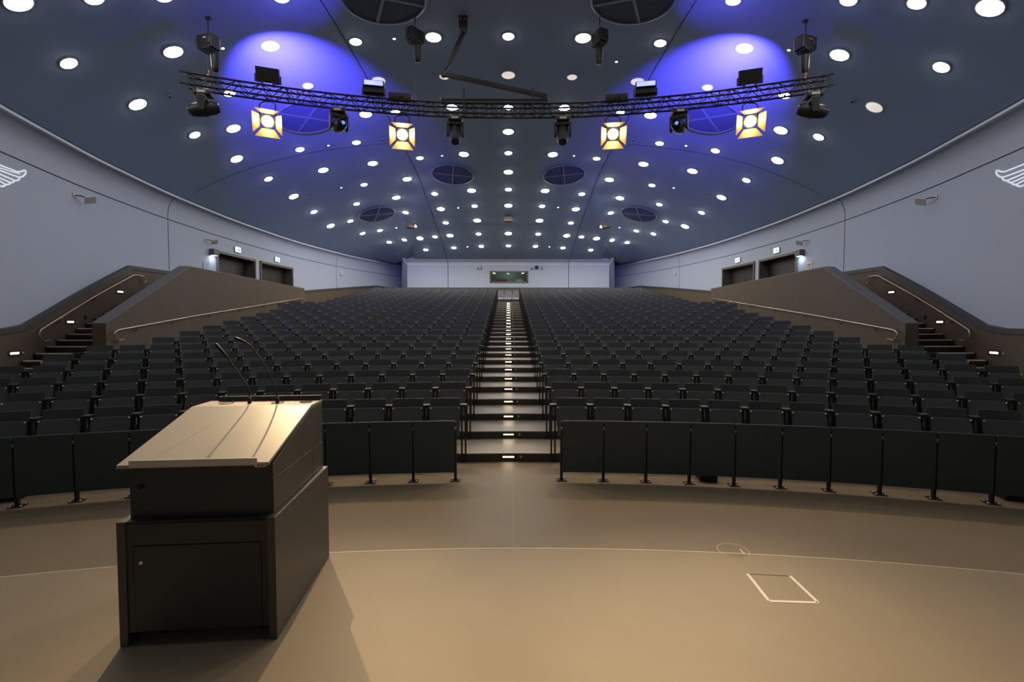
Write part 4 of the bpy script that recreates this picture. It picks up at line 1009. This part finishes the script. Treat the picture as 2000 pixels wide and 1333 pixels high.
mb = MB(); mb.box(-.10, .10, -.025, -.0225, .10, .13); mb.box(-.09, .09, -.025, -.0225, .0, .008).box(-.09, .09, -.025, -.0225, .06, .068).box(-.09, -.082, -.025, -.0225, 0, .068).box(.03, .038, -.025, -.0225, 0, .06); obj('plan_lines', mb, M_cap, sh)
M = wall_frame(15.34, -1, 3.78); o = empty('glass_notice', M=M); tag(o, 'pale glass notice panel on the left wall beside the door', 'notice')
mb = MB(); mb.box(-.15, .15, -.018, -.010, -.20, .20); obj('panel', mb, mat('pale_panel', (.42, .50, .55), .2), o); mb = MB(); [mb.box(x - .01, x + .01, -.012, 0, z - .01, z + .01) for x in (-.13, .13) for z in (-.18, .18)]; obj('standoff', mb, M_alu, o)

# ---------------------------------------------------------------- things on the back wall and in the booth
def bk_pt(px, py): p = at_y(px, py, BOOTH_Y); return p
p = bk_pt(1048, 523); o = empty('dome_speaker', p); tag(o, 'round black speaker on the back wall right of the window', 'speaker')
mb = MB(); mb.lathe([(.05, 0), (.05, .06)], 16, 0, Matrix.Rotation(PI / 2, 4, 'X')); obj('mount', mb, M_black, o)
mb = MB(); mb.lathe([(.09, .05), (.105, .10), (.105, .17), (.085, .21), (.0, .215)], 22, 0, Matrix.Rotation(PI / 2, 4, 'X')); obj('cabinet', mb, M_black, o)
for px, py, lb in ((934, 525.5, 'tiny black camera on the back wall left of the window'), (1037.5, 525.5, 'tiny black camera on the back wall right of the window')):
    p = bk_pt(px, py); o = empty('wall_camera', p); tag(o, lb, 'camera'); obj('bracket', MB().box(-.015, .015, -.05, 0, -.02, .02), M_black, o); mb = MB(); mb.lathe([(.035, .04), (.045, .07), (.04, .13)], 14, 0, Matrix.Rotation(PI / 2, 4, 'X')); obj('camera_body', mb, M_black, o)
for px, lb in ((940, 'thin black bracket arm on the back wall left of the window'), (1058.5, 'thin black bracket arm on the back wall right of the speaker')):
    p = bk_pt(px, 526); o = empty('rod_bracket', p); tag(o, lb, 'bracket'); mb = MB(); mb.box(-.012, .012, -.06, -.03, 0, .20); obj('rod', mb, M_black, o); obj('foot', MB().box(-.03, .03, -.07, 0, -.03, .02), M_black, o)
o = empty('mixing_desk', (0, BOOTH_Y + .75, 3.5)); tag(o, 'dark mixing desk behind the control booth window', 'desk')
obj('desk_top', MB().box(-1.0, 1.0, -.35, .35, .82, .98), M_blackm, o); [obj('desk_leg', MB().box(x - .03, x + .03, -.3, .3, 0.002, .82), M_black, o) for x in (-.9, .9)]
o = empty('red_case', (-.42, BOOTH_Y + .62, 4.482)); tag(o, 'red case on the desk behind the booth window', 'case'); obj('shell', MB().box(-.36, .36, -.12, .12, 0, .17), M_redbox, o, bevel=.02); obj('grip', MB().box(-.08, .08, -.14, -.12, .03, .05), M_black, o)
o = empty('white_monitor', (.68, BOOTH_Y + .60, 4.482)); tag(o, 'small white device on the desk behind the booth window', 'monitor'); obj('screen_case', MB().box(-.22, .22, -.04, .04, .02, .16), M_white, o, bevel=.006); obj('stand', MB().box(-.08, .08, -.03, .06, 0, .02), M_white, o)
lb_ = bpy.data.lights.new('booth_lamp', 'POINT'); lb_.energy = 9; lb_.color = (.95, 1, .97); lb_.shadow_soft_size = .15
ob = bpy.data.objects.new('booth_lamp', lb_); C.objects.link(ob); ob.location = (0, BOOTH_Y + 1.4, 5.2)

# ---------------------------------------------------------------- world, camera, render settings
wd = bpy.data.worlds.new('hall_world'); SC.world = wd; wd.use_nodes = True
wd.node_tree.nodes['Background'].inputs['Color'].default_value = (.02, .025, .035, 1); wd.node_tree.nodes['Background'].inputs['Strength'].default_value = 0.2
cam = bpy.data.cameras.new('camera'); co = bpy.data.objects.new('camera', cam); C.objects.link(co)
co.location = EYE; co.rotation_euler = (PI / 2 - TH, 0, -YAW)
cam.sensor_width = 36; cam.sensor_fit = 'HORIZONTAL'; cam.lens = F / 2000 * 36; cam.clip_end = 200; cam.clip_start = .05
SC.camera = co
SC.view_settings.view_transform = 'Standard'; SC.view_settings.look = 'None'; SC.view_settings.gamma = 1.0; SC.view_settings.use_curve_mapping = False
SC.view_settings.exposure = 0.0
cy_ = SC.cycles
cy_.use_denoising = True
try: cy_.denoiser = 'OPENIMAGEDENOISE'
except Exception: pass
cy_.max_bounces = 6; cy_.diffuse_bounces = 4; cy_.glossy_bounces = 3; cy_.transmission_bounces = 3; cy_.transparent_max_bounces = 6
cy_.sample_clamp_indirect = 4.0; cy_.caustics_reflective = False; cy_.caustics_refractive = False; cy_.use_light_tree = True
